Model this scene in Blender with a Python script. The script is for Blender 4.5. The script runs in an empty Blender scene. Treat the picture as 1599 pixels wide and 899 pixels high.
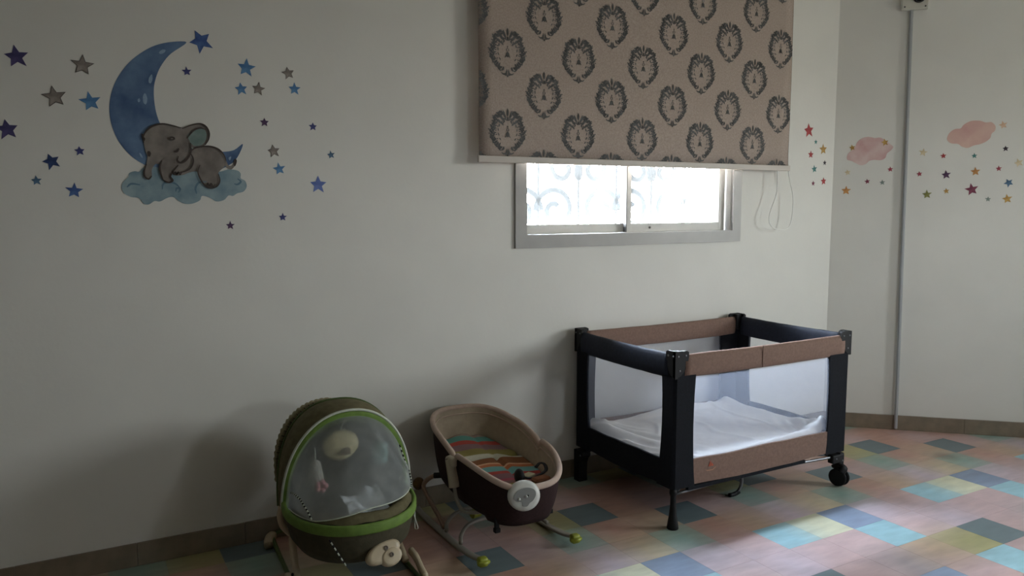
import bpy, bmesh, math, random
from mathutils import Vector, Matrix, noise
import numpy as np

C = bpy.context.scene.collection
sc = bpy.context.scene
rad = math.radians

# ------------------------------------------------------------------ camera
CAM_H = 1.45; FPX = 1225.0
PITCH, YAW, ROLL = rad(6.03), rad(60.48), rad(-0.073)
fw = Vector((math.cos(YAW)*math.cos(PITCH), math.sin(YAW)*math.cos(PITCH), -math.sin(PITCH)))
rt = Vector((math.sin(YAW), -math.cos(YAW), 0)); up = rt.cross(fw)
rt2 = rt*math.cos(ROLL)+up*math.sin(ROLL); up2 = -rt*math.sin(ROLL)+up*math.cos(ROLL)
cd = bpy.data.cameras.new('camera'); cam = bpy.data.objects.new('camera', cd); C.objects.link(cam)
m = Matrix.Identity(4)
for k in range(3):
    m[k][0] = rt2[k]; m[k][1] = up2[k]; m[k][2] = -fw[k]
m[2][3] = CAM_H
cam.matrix_world = m
cd.sensor_width = 36; cd.lens = 36*FPX/1599; cd.clip_start = .02
sc.camera = cam

# ------------------------------------------------------------------ light
SKY = 115.0
w = bpy.data.worlds.new('sky'); sc.world = w; w.use_nodes = True
nt = w.node_tree; bg = nt.nodes['Background']
tc = nt.nodes.new('ShaderNodeTexCoord'); sx = nt.nodes.new('ShaderNodeSeparateXYZ')
cr = nt.nodes.new('ShaderNodeValToRGB'); mr = nt.nodes.new('ShaderNodeMapRange')
mr.inputs['From Min'].default_value = -1; mr.inputs['From Max'].default_value = 1
nt.links.new(tc.outputs['Generated'], sx.inputs[0]); nt.links.new(sx.outputs['Z'], mr.inputs['Value'])
nt.links.new(mr.outputs[0], cr.inputs[0]); nt.links.new(cr.outputs[0], bg.inputs[0])
cr.color_ramp.elements[0].position = .46; cr.color_ramp.elements[0].color = (.38, .37, .34, 1)
cr.color_ramp.elements[1].position = .54; cr.color_ramp.elements[1].color = (.93, .97, 1.0, 1)
e = cr.color_ramp.elements.new(1.0); e.color = (.62, .78, 1.0, 1)
bg.inputs[1].default_value = SKY
def portal(name, loc, rot, sx_, sy_):
    l = bpy.data.lights.new(name, 'AREA'); l.shape = 'RECTANGLE'; l.size = sx_; l.size_y = sy_
    l.cycles.is_portal = True
    o = bpy.data.objects.new(name, l); C.objects.link(o); o.location = loc; o.rotation_euler = rot
    return o
D = 3.401
XL, YF, XR = -3.6, -1.8, 5.75
portal('window_daylight', (2.70, D+.17, 1.82), (rad(-90), 0, 0), 1.5, 1.18)
portal('rear_fill_portal', (3.8, YF-.17, 1.7), (rad(90), 0, 0), .62, .62)  # sky fill through the added rear window
portal('side_fill_portal', (XR+.17, .45, 1.75), (rad(90), 0, rad(90)), 1.14, 1.12)  # sky fill through the added side window
sc.view_settings.view_transform = 'Standard'; sc.view_settings.look = 'None'
sc.view_settings.gamma = 1; sc.view_settings.use_curve_mapping = False
sc.view_settings.exposure = 0.45
sc.cycles.max_bounces = 12; sc.cycles.diffuse_bounces = 7; sc.cycles.transparent_max_bounces = 16
sc.cycles.use_denoising = True
sc.cycles.sample_clamp_indirect = 8
sc.cycles.caustics_reflective = False; sc.cycles.caustics_refractive = False

# ------------------------------------------------------------------ helpers
def lin(c):
    return tuple(((x/255)/12.92 if x/255 <= .04045 else ((x/255+.055)/1.055)**2.4) for x in c)
def ray(px, py):
    return fw + rt2*((px-799.5)/FPX) - up2*((py-449.5)/FPX)
EYE = Vector((0, 0, CAM_H))
def hit(px, py, n, d0):
    n = Vector(n); d = ray(px, py)
    return EYE + d*((d0-n.dot(EYE))/n.dot(d))
MATS = {}
def mat(name, col, rough=.7, var=.0, vscale=20, col2=None, bump=0, bscale=60, metal=0, spec=.5, sheen=0, stretch=None):
    if name in MATS: return MATS[name]
    M = bpy.data.materials.new(name); M.use_nodes = True; n = M.node_tree; b = n.nodes['Principled BSDF']
    c = lin(col); b.inputs['Base Color'].default_value = (*c, 1)
    b.inputs['Roughness'].default_value = rough; b.inputs['Metallic'].default_value = metal
    b.inputs['Specular IOR Level'].default_value = spec
    if sheen: b.inputs['Sheen Weight'].default_value = sheen
    t = n.nodes.new('ShaderNodeTexCoord'); mp = n.nodes.new('ShaderNodeMapping'); n.links.new(t.outputs['Object'], mp.inputs[0])
    if stretch: mp.inputs['Scale'].default_value = stretch
    if var or col2:
        nz = n.nodes.new('ShaderNodeTexNoise'); nz.inputs['Scale'].default_value = vscale; nz.inputs['Detail'].default_value = 5
        n.links.new(mp.outputs[0], nz.inputs['Vector'])
        r = n.nodes.new('ShaderNodeValToRGB'); n.links.new(nz.outputs[0], r.inputs[0])
        c2 = lin(col2) if col2 else tuple(x*(1-var) for x in c)
        c1 = c if col2 else tuple(min(1, x*(1+var*.5)) for x in c)
        r.color_ramp.elements[0].position = .35; r.color_ramp.elements[1].position = .65
        r.color_ramp.elements[0].color = (*c2, 1); r.color_ramp.elements[1].color = (*c1, 1)
        n.links.new(r.outputs[0], b.inputs['Base Color'])
    if bump:
        n2 = n.nodes.new('ShaderNodeTexNoise'); n2.inputs['Scale'].default_value = bscale; n2.inputs['Detail'].default_value = 4
        n.links.new(mp.outputs[0], n2.inputs['Vector'])
        bp = n.nodes.new('ShaderNodeBump'); bp.inputs['Strength'].default_value = bump; bp.inputs['Distance'].default_value = .004
        n.links.new(n2.outputs[0], bp.inputs['Height']); n.links.new(bp.outputs[0], b.inputs['Normal'])
    MATS[name] = M; return M
def net_mat(name, col, dens, transl=.5):
    M = bpy.data.materials.new(name); M.use_nodes = True; n = M.node_tree
    n.nodes.remove(n.nodes['Principled BSDF']); out = n.nodes['Material Output']
    tr = n.nodes.new('ShaderNodeBsdfTransparent'); df = n.nodes.new('ShaderNodeBsdfDiffuse'); tl = n.nodes.new('ShaderNodeBsdfTranslucent')
    c = (*lin(col), 1); df.inputs[0].default_value = c; tl.inputs[0].default_value = c
    m1 = n.nodes.new('ShaderNodeMixShader'); m1.inputs[0].default_value = transl
    n.links.new(df.outputs[0], m1.inputs[1]); n.links.new(tl.outputs[0], m1.inputs[2])
    m2 = n.nodes.new('ShaderNodeMixShader')
    # fine woven threads vary the density slightly
    t = n.nodes.new('ShaderNodeTexCoord'); nz = n.nodes.new('ShaderNodeTexNoise'); nz.inputs['Scale'].default_value = 25
    n.links.new(t.outputs['Object'], nz.inputs['Vector'])
    mr_ = n.nodes.new('ShaderNodeMapRange'); mr_.inputs['To Min'].default_value = dens*.85; mr_.inputs['To Max'].default_value = dens*1.15
    n.links.new(nz.outputs[0], mr_.inputs[0]); n.links.new(mr_.outputs[0], m2.inputs[0])
    n.links.new(tr.outputs[0], m2.inputs[1]); n.links.new(m1.outputs[0], m2.inputs[2]); n.links.new(m2.outputs[0], out.inputs[0])
    return M
def obj(name, me, material=None, parent=None, smooth=False, loc=None, rot=None):
    if isinstance(me, bmesh.types.BMesh):
        bm = me; me = bpy.data.meshes.new(name)
        bmesh.ops.recalc_face_normals(bm, faces=bm.faces)
        if smooth:
            for f in bm.faces: f.smooth = True
        bm.to_mesh(me); bm.free()
    o = bpy.data.objects.new(name, me); C.objects.link(o)
    if material: me.materials.append(material)
    if parent: o.parent = parent
    if loc: o.location = loc
    if rot: o.rotation_euler = rot
    return o
def tag(o, label=None, cat=None, group=None, kind=None):
    if label: o['label'] = label
    if cat: o['category'] = cat
    if group: o['group'] = group
    if kind: o['kind'] = kind
    return o
def thing(name, label, cat, loc=(0, 0, 0), rz=0, group=None, kind=None):
    o = bpy.data.objects.new(name, None); C.objects.link(o); o.location = loc; o.rotation_euler = (0, 0, rz)
    o.empty_display_size = .05
    return tag(o, label, cat, group, kind)
def box(bm, x0, x1, y0, y1, z0, z1, bev=0, M=None):
    r = bmesh.ops.create_cube(bm, size=1)
    vs = r['verts']
    for v in vs: v.co = Vector(((x0+x1)/2+v.co.x*(x1-x0), (y0+y1)/2+v.co.y*(y1-y0), (z0+z1)/2+v.co.z*(z1-z0)))
    if bev:
        es = {e for v in vs for e in v.link_edges}
        r2 = bmesh.ops.bevel(bm, geom=list(es), offset=bev, segments=2, affect='EDGES', profile=.5)
        vs = list({v for f in r2['faces'] for v in f.verts} | {v for v in vs if v.is_valid})
    if M is not None: bmesh.ops.transform(bm, matrix=M, verts=vs)
    return bm
def catmull(P, n=6, closed=False):
    P = [Vector(p) for p in P]; N = len(P); out = []
    rng = range(N) if closed else range(N-1)
    for i in rng:
        p0 = P[(i-1) % N] if closed or i > 0 else P[0]*2-P[1]
        p1 = P[i]; p2 = P[(i+1) % N]
        p3 = P[(i+2) % N] if closed or i+2 < N else P[-1]*2-P[-2]
        for k in range(n):
            t = k/n
            out.append(.5*((2*p1)+(p2-p0)*t+(2*p0-5*p1+4*p2-p3)*t*t+(3*p1-p0-3*p2+p3)*t**3))
    if not closed: out.append(P[-1])
    return out
def sweep(bm, path, prof, closed=False, upv=None, cap=True):
    """prof: list of (a,b) or function(t,i)->list; a along side vector, b along up vector"""
    n = len(path); rings = []
    prev = None
    for i, p in enumerate(path):
        a = path[(i-1) % n] if closed or i > 0 else path[0]
        b = path[(i+1) % n] if closed or i < n-1 else path[-1]
        t = (b-a).normalized()
        if upv is not None: u = Vector(upv)
        else:
            u = prev if prev is not None else (Vector((0, 0, 1)) if abs(t.z) < .9 else Vector((1, 0, 0)))
        s = t.cross(u)
        if s.length < 1e-6: s = t.cross(Vector((1, 0, 0)))
        s.normalize(); u = s.cross(t).normalized(); prev = u
        pf = prof(i/(n-1 if not closed else n), i) if callable(prof) else prof
        rings.append([bm.verts.new(p+s*x+u*y) for x, y in pf])
    k = len(rings[0])
    for i in range(n if closed else n-1):
        A, B = rings[i], rings[(i+1) % n]
        for j in range(k): bm.faces.new((A[j], A[(j+1) % k], B[(j+1) % k], B[j]))
    if not closed and cap:
        bm.faces.new(rings[0][::-1]); bm.faces.new(rings[-1])
    return bm
def circ(rx, ry=None, k=10):
    ry = ry or rx
    return [(rx*math.cos(2*math.pi*j/k), ry*math.sin(2*math.pi*j/k)) for j in range(k)]
def rrect(w_, h_, r, k=3):
    o = []
    for cx_, cy_, a0 in ((w_/2-r, h_/2-r, 0), (-w_/2+r, h_/2-r, 90), (-w_/2+r, -h_/2+r, 180), (w_/2-r, -h_/2+r, 270)):
        for j in range(k+1):
            a = rad(a0+90*j/k); o.append((cx_+r*math.cos(a), cy_+r*math.sin(a)))
    return o
def tube(bm, pts, r, n=6, k=10, closed=False, upv=None, ry=None):
    return sweep(bm, catmull(pts, n, closed), circ(r, ry, k), closed, upv)
def lathe(bm, prof, M=None, k=20):
    vs = []; rings = []
    for r, z in prof:
        if r < 1e-6: rings.append([bm.verts.new((0, 0, z))])
        else: rings.append([bm.verts.new((r*math.cos(2*math.pi*j/k), r*math.sin(2*math.pi*j/k), z)) for j in range(k)])
    for A, B in zip(rings, rings[1:]):
        for j in range(k):
            q = [A[j % len(A)], A[(j+1) % len(A)], B[(j+1) % len(B)], B[j % len(B)]]
            q = list(dict.fromkeys(q))
            if len(q) > 2: bm.faces.new(q)
    for R_ in (rings[0], rings[-1]):
        if len(R_) > 2: bm.faces.new(R_)
    vs = [v for r in rings for v in r]
    if M is not None: bmesh.ops.transform(bm, matrix=M, verts=vs)
    return bm
def grid(bm, fn, nu, nv, closeu=False):
    V = [[bm.verts.new(fn(i/(nu if closeu else nu-1), j/(nv-1))) for i in range(nu)] for j in range(nv)]
    for j in range(nv-1):
        for i in range(nu if closeu else nu-1):
            q = [V[j][i], V[j][(i+1) % nu], V[j+1][(i+1) % nu], V[j+1][i]]
            bm.faces.new(q)
    return V
def prism(bm, poly, z0, z1, M=None):
    """poly list of (x,y) -> prism between z0,z1"""
    a = [bm.verts.new((x, y, z0)) for x, y in poly]; b = [bm.verts.new((x, y, z1)) for x, y in poly]
    n = len(a); bm.faces.new(a[::-1]); bm.faces.new(b)
    for i in range(n): bm.faces.new((a[i], a[(i+1) % n], b[(i+1) % n], b[i]))
    if M is not None: bmesh.ops.transform(bm, matrix=M, verts=a+b)
def ell(bm, c, r, M=None, u=16, v=10):
    q = bmesh.ops.create_uvsphere(bm, u_segments=u, v_segments=v, radius=1)
    MM = Matrix.Translation(c) @ Matrix.Diagonal((*r, 1))
    if M is not None: MM = Matrix.Translation(c) @ M.to_4x4() @ Matrix.Diagonal((*r, 1))
    bmesh.ops.transform(bm, matrix=MM, verts=q['verts'])
def nz3(v, s): return noise.noise(Vector(v)*s)
def frame_to(zdir, upd=(0, 0, 1)):
    z = Vector(zdir).normalized(); x = Vector(upd).cross(z).normalized(); y = z.cross(x)
    M = Matrix.Identity(4)
    for k in range(3): M[k][0] = x[k]; M[k][1] = y[k]; M[k][2] = z[k]
    return M
def solid(o, t, off=0):
    md = o.modifiers.new('solid', 'SOLIDIFY'); md.thickness = t; md.offset = off; return o

# ------------------------------------------------------------------ setting
wall_m = mat('white_wall_paint', (222, 221, 215), .75, .03, 3, bump=.12, bscale=45)
ceil_m = mat('ceiling_paint', (210, 208, 200), .8)
base_m = mat('baseboard_ceramic', (128, 116, 99), .45, .16, 14, bump=.05)
CX = 4.29; AW = rad(-43.5); HC = 3.05
rdir = Vector((math.cos(AW), math.sin(AW), 0)); rn = Vector((math.sin(AW), -math.cos(AW), 0))  # into room
RL = (XR-CX)/rdir.x; RE = Vector((CX, D, 0))+rdir*RL
def wall_quad(name, a, b, holes=(), thick=.2, m_=None):
    """wall from a to b (xy), room on the left side is hidden; holes (s0,s1,z0,z1)"""
    a = Vector((*a, 0)); b = Vector((*b, 0)); L = (b-a).length; d = (b-a).normalized(); n = Vector((d.y, -d.x, 0))
    # n points into the room when room lies to the right of a->b
    bm = bmesh.new()
    M = Matrix.Identity(4)
    for k in range(3): M[k][0] = d[k]; M[k][1] = n[k]; M[k][3] = a[k]
    M[2][2] = 1; M[2][0] = M[2][1] = 0
    def bx(s0, s1, z0, z1): box(bm, s0, s1, -thick, 0, z0, z1, M=M)
    if not holes: bx(0, L, 0, HC)
    for s0, s1, z0, z1 in holes:
        bx(0, s0, 0, HC); bx(s1, L, 0, HC); bx(s0, s1, 0, z0); bx(s0, s1, z1, HC)
    bmesh.ops.remove_doubles(bm, verts=bm.verts, dist=1e-5)
    return tag(obj(name, bm, m_ or wall_m), kind='structure')
WX0, WX1, WZ0, WZ1 = 1.985, 3.425, 1.28, 2.37
wall_quad('wall_back', (XL, D), (CX, D), [(WX0-XL, WX1-XL, WZ0, WZ1)])
wall_quad('wall_right', (CX, D), (RE.x, RE.y))
wall_quad('wall_east', (XR, RE.y), (XR, YF), [(RE.y-.45-.57, RE.y-.45+.57, 1.19, 2.31)])  # hole made for the added side fill window
wall_quad('wall_front', (XR, YF), (XL, YF), [(XR-3.8-.31, XR-3.8+.31, 1.39, 2.01)], m_=mat('bounce_damping_olive', (96, 92, 80), .8))  # hole for added fill light; unseen wall made dark olive to cut bounce
wall_quad('wall_left', (XL, YF), (XL, D), m_=mat('bounce_damping_olive', (96, 92, 80), .8))  # unseen wall made dark olive to keep bounce off the left side
bm = bmesh.new(); box(bm, XL-.2, XR+.2, YF-.2, D+.2, HC, HC+.15); tag(obj('ceiling', bm, ceil_m), kind='structure')

# rear and side windows, out of view, added to fill the room with light
alu = mat('window_aluminium', (186, 186, 182), .38, .05, 8, metal=.0)
alud = mat('window_track_dark', (70, 70, 70), .5)
# glass
G = bpy.data.materials.new('veiled_window_glass'); G.use_nodes = True; n = G.node_tree  # translucent share puts a veil of glare over the grille
n.nodes.remove(n.nodes['Principled BSDF']); tr = n.nodes.new('ShaderNodeBsdfTransparent'); gl = n.nodes.new('ShaderNodeBsdfGlossy'); tl = n.nodes.new('ShaderNodeBsdfTranslucent')
tr.inputs[0].default_value = (.95, .95, .95, 1); gl.inputs['Roughness'].default_value = .03; tl.inputs[0].default_value = (.8, .84, .84, 1)
lw = n.nodes.new('ShaderNodeLayerWeight'); lw.inputs[0].default_value = .15
m1 = n.nodes.new('ShaderNodeMixShader'); m2 = n.nodes.new('ShaderNodeMixShader'); m1.inputs[0].default_value = .009
n.links.new(tr.outputs[0], m1.inputs[1]); n.links.new(tl.outputs[0], m1.inputs[2])
n.links.new(lw.outputs['Fresnel'], m2.inputs[0]); n.links.new(m1.outputs[0], m2.inputs[1]); n.links.new(gl.outputs[0], m2.inputs[2])
n.links.new(m2.outputs[0], n.nodes['Material Output'].inputs[0])
G2 = bpy.data.materials.new('fill_dimming_glass'); G2.use_nodes = True; n = G2.node_tree  # dims the added fill windows so larger ones give softer shadows
n.nodes.remove(n.nodes['Principled BSDF']); tr = n.nodes.new('ShaderNodeBsdfTransparent'); tr.inputs[0].default_value = (.44, .44, .43, 1)
n.links.new(tr.outputs[0], n.nodes['Material Output'].inputs[0])
for nm, loc_, rz_, hw_, z0_, z1_ in (('fill_window_rear', (3.8, YF, 0), 0, .31, 1.39, 2.01), ('fill_window_side', (XR, .45, 0), rad(90), .57, 1.19, 2.31)):  # unseen windows added as fill light
    w2 = thing(nm, None, None, loc_, rz_, kind='structure')
    bm = bmesh.new(); e_ = .05
    for a in ((-hw_-e_, -hw_, z0_-e_, z1_+e_), (hw_, hw_+e_, z0_-e_, z1_+e_), (-hw_, hw_, z0_-e_, z0_), (-hw_, hw_, z1_, z1_+e_)): box(bm, a[0], a[1], -.02, .02, a[2], a[3])
    obj('casing', bm, alu, w2)
    bm = bmesh.new(); box(bm, -hw_, hw_, -.1, -.096, z0_, z1_); obj('pane', bm, G2, w2)

# ---- front window with two sliding leaves
w1 = thing('window_1', None, None, (2.705, D, 1.235), kind='structure')
def L1(x): return x-2.705
bm = bmesh.new()
zb, zt = 0, 1.18
def mitre(bm, x0, x1, z0, z1, w_, y0, y1):
    o = [(x0, z0), (x1, z0), (x1, z1), (x0, z1)]; i_ = [(x0+w_, z0+w_), (x1-w_, z0+w_), (x1-w_, z1-w_), (x0+w_, z1-w_)]
    for k in range(4):
        q = [o[k], o[(k+1) % 4], i_[(k+1) % 4], i_[k]]
        a = [bm.verts.new((x, y0, z)) for x, z in q]; b = [bm.verts.new((x, y1, z)) for x, z in q]
        bm.faces.new(a); bm.faces.new(b[::-1])
        for j in range(4): bm.faces.new((a[j], a[(j+1) % 4], b[(j+1) % 4], b[j]))
    bmesh.ops.recalc_face_normals(bm, faces=bm.faces)
mitre(bm, L1(1.94), L1(3.475), 0, 1.18, .065, -.014, .006)
obj('casing', bm, mat('casing_aluminium', (164, 163, 160), .4, .06, 8), w1)
bm = bmesh.new(); mitre(bm, L1(1.985), L1(3.43), .045, 1.135, .022, .004, .13); obj('frame', bm, alu, w1)
bm = bmesh.new(); box(bm, L1(3.385), L1(3.40), .07, .09, .07, 1.11); obj('track', bm, alud, w1)
for nm, x0, x1, y in (('sash', 2.007, 2.715, .085), ('sash', 2.665, 3.392, .05)):
    bm = bmesh.new(); a, b = L1(x0), L1(x1); zz0, zz1 = .067, 1.113; W_ = .047
    box(bm, a, a+W_*.75, y-.012, y+.012, zz0, zz1, .002); box(bm, b-W_, b, y-.012, y+.012, zz0, zz1, .002)
    box(bm, a, b, y-.0115, y+.0115, zz0, zz0+W_, .002); box(bm, a, b, y-.0115, y+.0115, zz1-W_, zz1, .002)
    s = obj(nm, bm, alu, w1)
    bm = bmesh.new(); box(bm, a+.03, b-.03, y-.002, y+.002, zz0+.03, zz1-.03); obj('pane', bm, G, s)
    bm = bmesh.new(); box(bm, b-.004 if y > .06 else a-.002, b+.001 if y > .06 else a+.004, y-.014, y+.012, zz0, zz1); obj('gasket', bm, alud, s)
bm = bmesh.new(); lathe(bm, [(0, .0), (.006, .0), (.006, .004), (0, .005)], Matrix.Translation((L1(2.83), .037, .09)) @ frame_to((0, -1, 0)), 10); obj('screw', bm, alud, w1)

# ---- grille of wrought scrolls outside
gm = mat('grille_paint', (50, 54, 59), .5, .05, 20)
gr = thing('security_grille', 'wrought metal security grille with scrolls outside the window glass', 'window grille', (2.705, D+.23, 1.25))
def scroll(bm, cx_, cz_, r0, a0, turns, sg=1, rr=.011):
    P = []
    N = int(26*turns)+4
    for k in range(N):
        t = k/(N-1); a = rad(a0)+sg*t*turns*2*math.pi; r = r0*(1-.78*t)
        P.append(Vector((cx_+r*math.cos(a), 0, cz_+r*math.sin(a))))
    sweep(bm, P, rrect(.034, .02, .004, 1), upv=(0, 1, 0))
for x0, sgn in ((-.62, 1), (-.36, -1), (-.1, 1), (.16, -1), (.41, 1), (.67, -1)):
    bm = bmesh.new()
    scroll(bm, x0+.02*sgn, .17, .13, 90-90*sgn, 1.35, sgn); scroll(bm, x0-.03*sgn, .40, .12, 270-60*sgn, 1.2, -sgn)
    scroll(bm, x0+.02*sgn, .66, .13, 90-90*sgn, 1.35, sgn); scroll(bm, x0-.03*sgn, .90, .12, 270-60*sgn, 1.2, -sgn)
    obj('scroll', bm, gm, gr)
for x0 in (-.76, -.49, -.23, .03, .285, .54, .765):
    bm = bmesh.new(); box(bm, x0-.008, x0+.008, -.008, .008, 0, 1.15); obj('bar', bm, gm, gr)
for z0 in (0, 1.14):
    bm = bmesh.new(); box(bm, -.77, .77, -.01, .01, z0-.012, z0+.012); obj('rail', bm, gm, gr)

# ------------------------------------------------------------------ floor of colour patches
S = .2101; FX, FY = 1.962, 2.197
fm = bpy.data.materials.new('patchwork_floor_tile'); fm.use_nodes = True; n = fm.node_tree; b = n.nodes['Principled BSDF']
at = n.nodes.new('ShaderNodeVertexColor'); at.layer_name = 'Col'
ge = n.nodes.new('ShaderNodeNewGeometry')
n1 = n.nodes.new('ShaderNodeTexNoise'); n1.inputs['Scale'].default_value = 7; n1.inputs['Detail'].default_value = 6
mp = n.nodes.new('ShaderNodeMapping'); mp.inputs['Scale'].default_value = (1, 3.5, 1); mp.inputs['Rotation'].default_value = (0, 0, .5)
n.links.new(ge.outputs['Position'], mp.inputs[0]); n.links.new(mp.outputs[0], n1.inputs['Vector'])
mrr = n.nodes.new('ShaderNodeMapRange'); mrr.inputs['From Min'].default_value = .3; mrr.inputs['From Max'].default_value = .7; mrr.inputs['To Min'].default_value = .86; mrr.inputs['To Max'].default_value = 1.1
n.links.new(n1.outputs[0], mrr.inputs[0])
mx = n.nodes.new('ShaderNodeVectorMath'); mx.operation = 'MULTIPLY'; n.links.new(at.outputs[0], mx.inputs[0]); n.links.new(mrr.outputs[0], mx.inputs[1])
# brown scuffs near the right-hand wall
sc1 = n.nodes.new('ShaderNodeVectorMath'); sc1.operation = 'DISTANCE'; n.links.new(ge.outputs['Position'], sc1.inputs[0]); sc1.inputs[1].default_value = (4.36, 2.60, 0)
sc2 = n.nodes.new('ShaderNodeMapRange'); sc2.inputs['From Min'].default_value = .03; sc2.inputs['From Max'].default_value = .09; sc2.inputs['To Min'].default_value = .45; sc2.inputs['To Max'].default_value = 0
n.links.new(sc1.outputs['Value'], sc2.inputs[0])
mxs = n.nodes.new('ShaderNodeMixRGB'); n.links.new(sc2.outputs[0], mxs.inputs[0]); n.links.new(mx.outputs[0], mxs.inputs[1]); mxs.inputs[2].default_value = (*lin((96, 72, 56)), 1)
n.links.new(mxs.outputs[0], b.inputs['Base Color'])
n3 = n.nodes.new('ShaderNodeMapRange'); n3.inputs['To Min'].default_value = .36; n3.inputs['To Max'].default_value = .55; n.links.new(n1.outputs[0], n3.inputs[0])
n.links.new(n3.outputs[0], b.inputs['Roughness']); b.inputs['Specular IOR Level'].default_value = .5
PAL = dict(B=(134, 148, 170), S=(108, 122, 126), C=(148, 184, 192), M=(138, 164, 154), Y=(202, 200, 172), O=(166, 160, 116),
           P=(186, 160, 158), R=(182, 144, 130), T=(182, 158, 136), L=(190, 174, 182), G=(160, 148, 148), W=(196, 180, 152))
ROWS = {  # index i % 5 = 0..4
    5: 'TMOSR', 4: 'PRRMT', 3: 'SRPRO', 2: 'RTSPM', 1: 'WMRTL', 0: 'BLPCY', -1: 'CPLPP', -2: 'TOSPG', -3: 'PCPYB', -4: 'RPTLC', -5: 'YCPRL', -6: 'LSPTP'}
def cell(i, j):
    r = ROWS.get(j)
    if r is None: r = ROWS[-(abs(j*3) % 6)]; i += j
    return r[i % 5]
WARM = set('PRTLGW')
def soft(a, b_):
    if a == b_: return .5
    if a in WARM and b_ in WARM: return .5
    if (a in 'MO' and b_ in WARM) or (b_ in 'MO' and a in WARM): return .28
    if set((a, b_)) == {'C', 'Y'} or set((a, b_)) == {'M', 'O'}: return .3
    return 0
def in_room(x, y): return XL < x < XR and YF < y < D+.2 and (Vector((x, y, 0))-Vector((CX, D, 0))).dot(rn) > -.16
def proj(p):
    v = Vector(p)-EYE; z = v.dot(fw)
    return (799.5+FPX*v.dot(rt2)/z, 449.5-FPX*v.dot(up2)/z) if z > .1 else (-9999, -9999)
rnd = random.Random(4)
def tile_mesh(bm, i, j, x0, y0, lay, N=5):
    c = np.array(lin(PAL[cell(i, j)]))*(1+.10*(rnd.random()-.5))
    nb = {}
    for di, dj in ((1, 0), (-1, 0), (0, 1), (0, -1)):
        nb[(di, dj)] = (soft(cell(i, j), cell(i+di, j+dj)), np.array(lin(PAL[cell(i+di, j+dj)])))
    g = .0004; zt = 0.0
    V = []
    ts = [0, .16, .5, .84, 1]
    def colr(u, v):
        q = c.copy()
        for (di, dj), (s, cc) in nb.items():
            d = {(1, 0): 1-u, (-1, 0): u, (0, 1): 1-v, (0, -1): v}[(di, dj)]
            k = s*max(0, 1-d/.45)
            q = q*(1-k*.9)+cc*k*.9
        return q
    cols = {}
    for v in ts:
        row = []
        for u in ts:
            e_ = min(u, 1-u, v, 1-v)
            vv = bm.verts.new((x0+g+u*(S-2*g), y0+g+v*(S-2*g), zt)); cols[vv] = colr(u, v); row.append(vv)
        V.append(row)
    fs = []
    for a in range(4):
        for b_ in range(4): fs.append(bm.faces.new((V[a][b_], V[a][b_+1], V[a+1][b_+1], V[a+1][b_])))
    cor = [V[0][0], V[0][4], V[4][4], V[4][0]]
    edge = [V[0][k] for k in range(5)]+[V[k][4] for k in range(1, 5)]+[V[4][k] for k in range(3, -1, -1)]+[V[k][0] for k in range(3, 0, -1)]
    low = []
    for vv in edge:
        q = bm.verts.new((vv.co.x, vv.co.y, zt-.009)); cols[q] = cols[vv]; low.append(q)
    for k in range(len(edge)): fs.append(bm.faces.new((edge[k], low[k], low[(k+1) % len(edge)], edge[(k+1) % len(edge)])))
    for f in fs:
        for l in f.loops: l[lay] = (*cols[l.vert], 1)
floor = thing('floor', None, None, kind='structure')
bmF = bmesh.new(); layF = bmF.loops.layers.float_color.new('Col')
ntile = 0
for j in range(-27, 7):
    for i in range(-20, 20):
        x0, y0 = FX+i*S, FY+j*S
        cc = [(x0, y0), (x0+S, y0), (x0, y0+S), (x0+S, y0+S)]
        if not any(in_room(*q) for q in cc): continue
        pp = [proj((*q, 0)) for q in cc]
        vis = any(-5 < p[0] < 1604 and 600 < p[1] < 904 for p in pp) and any(in_room(*q) for q in [(x0+.105, y0+.105), (x0+.03, y0+.03), (x0+.18, y0+.03)])
        if vis and ntile < 300:
            bm = bmesh.new(); lay = bm.loops.layers.float_color.new('Col'); tile_mesh(bm, i, j, x0, y0, lay)
            me = bpy.data.meshes.new('tile'); bm.to_mesh(me); bm.free(); o = obj('tile', me, fm, floor); ntile += 1
        else: tile_mesh(bmF, i, j, x0, y0, layF)
me = bpy.data.meshes.new('tiles'); bmF.to_mesh(me); bmF.free(); tag(obj('far_tiles', me, fm, floor), kind='stuff')
bm = bmesh.new(); box(bm, XL-.2, XR+.2, YF-.2, D+.2, -.06, -.009); obj('screed', bm, mat('grout', (120, 104, 92), .9), floor)
print('tiles', ntile)

# baseboards of ceramic strips
def baseb(name, a, b_, n_, ln=.42):
    a = Vector((*a, 0)); b_ = Vector((*b_, 0)); L = (b_-a).length; d = (b_-a).normalized(); nn = Vector(n_)
    root = thing(name, None, None, a, kind='structure'); root.rotation_euler = (0, 0, math.atan2(d.y, d.x))
    side = 1 if nn.dot(Vector((-d.y, d.x, 0))) > 0 else -1
    s = 0; k = 0; me = None
    while s < L-.01:
        e_ = min(L, s+ln)
        bm = bmesh.new(); box(bm, 0, e_-s-.0008, 0 if side > 0 else -.011, .011 if side > 0 else 0, 0, .095, .0016)
        obj('skirting_tile', bm, base_m, root, loc=(s, 0, 0)); s = e_; k += 1
baseb('baseboard_back', (XL, D), (CX-.004, D), (0, -1, 0))
baseb('baseboard_right', (CX, D), (RE.x, RE.y), rn)

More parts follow.
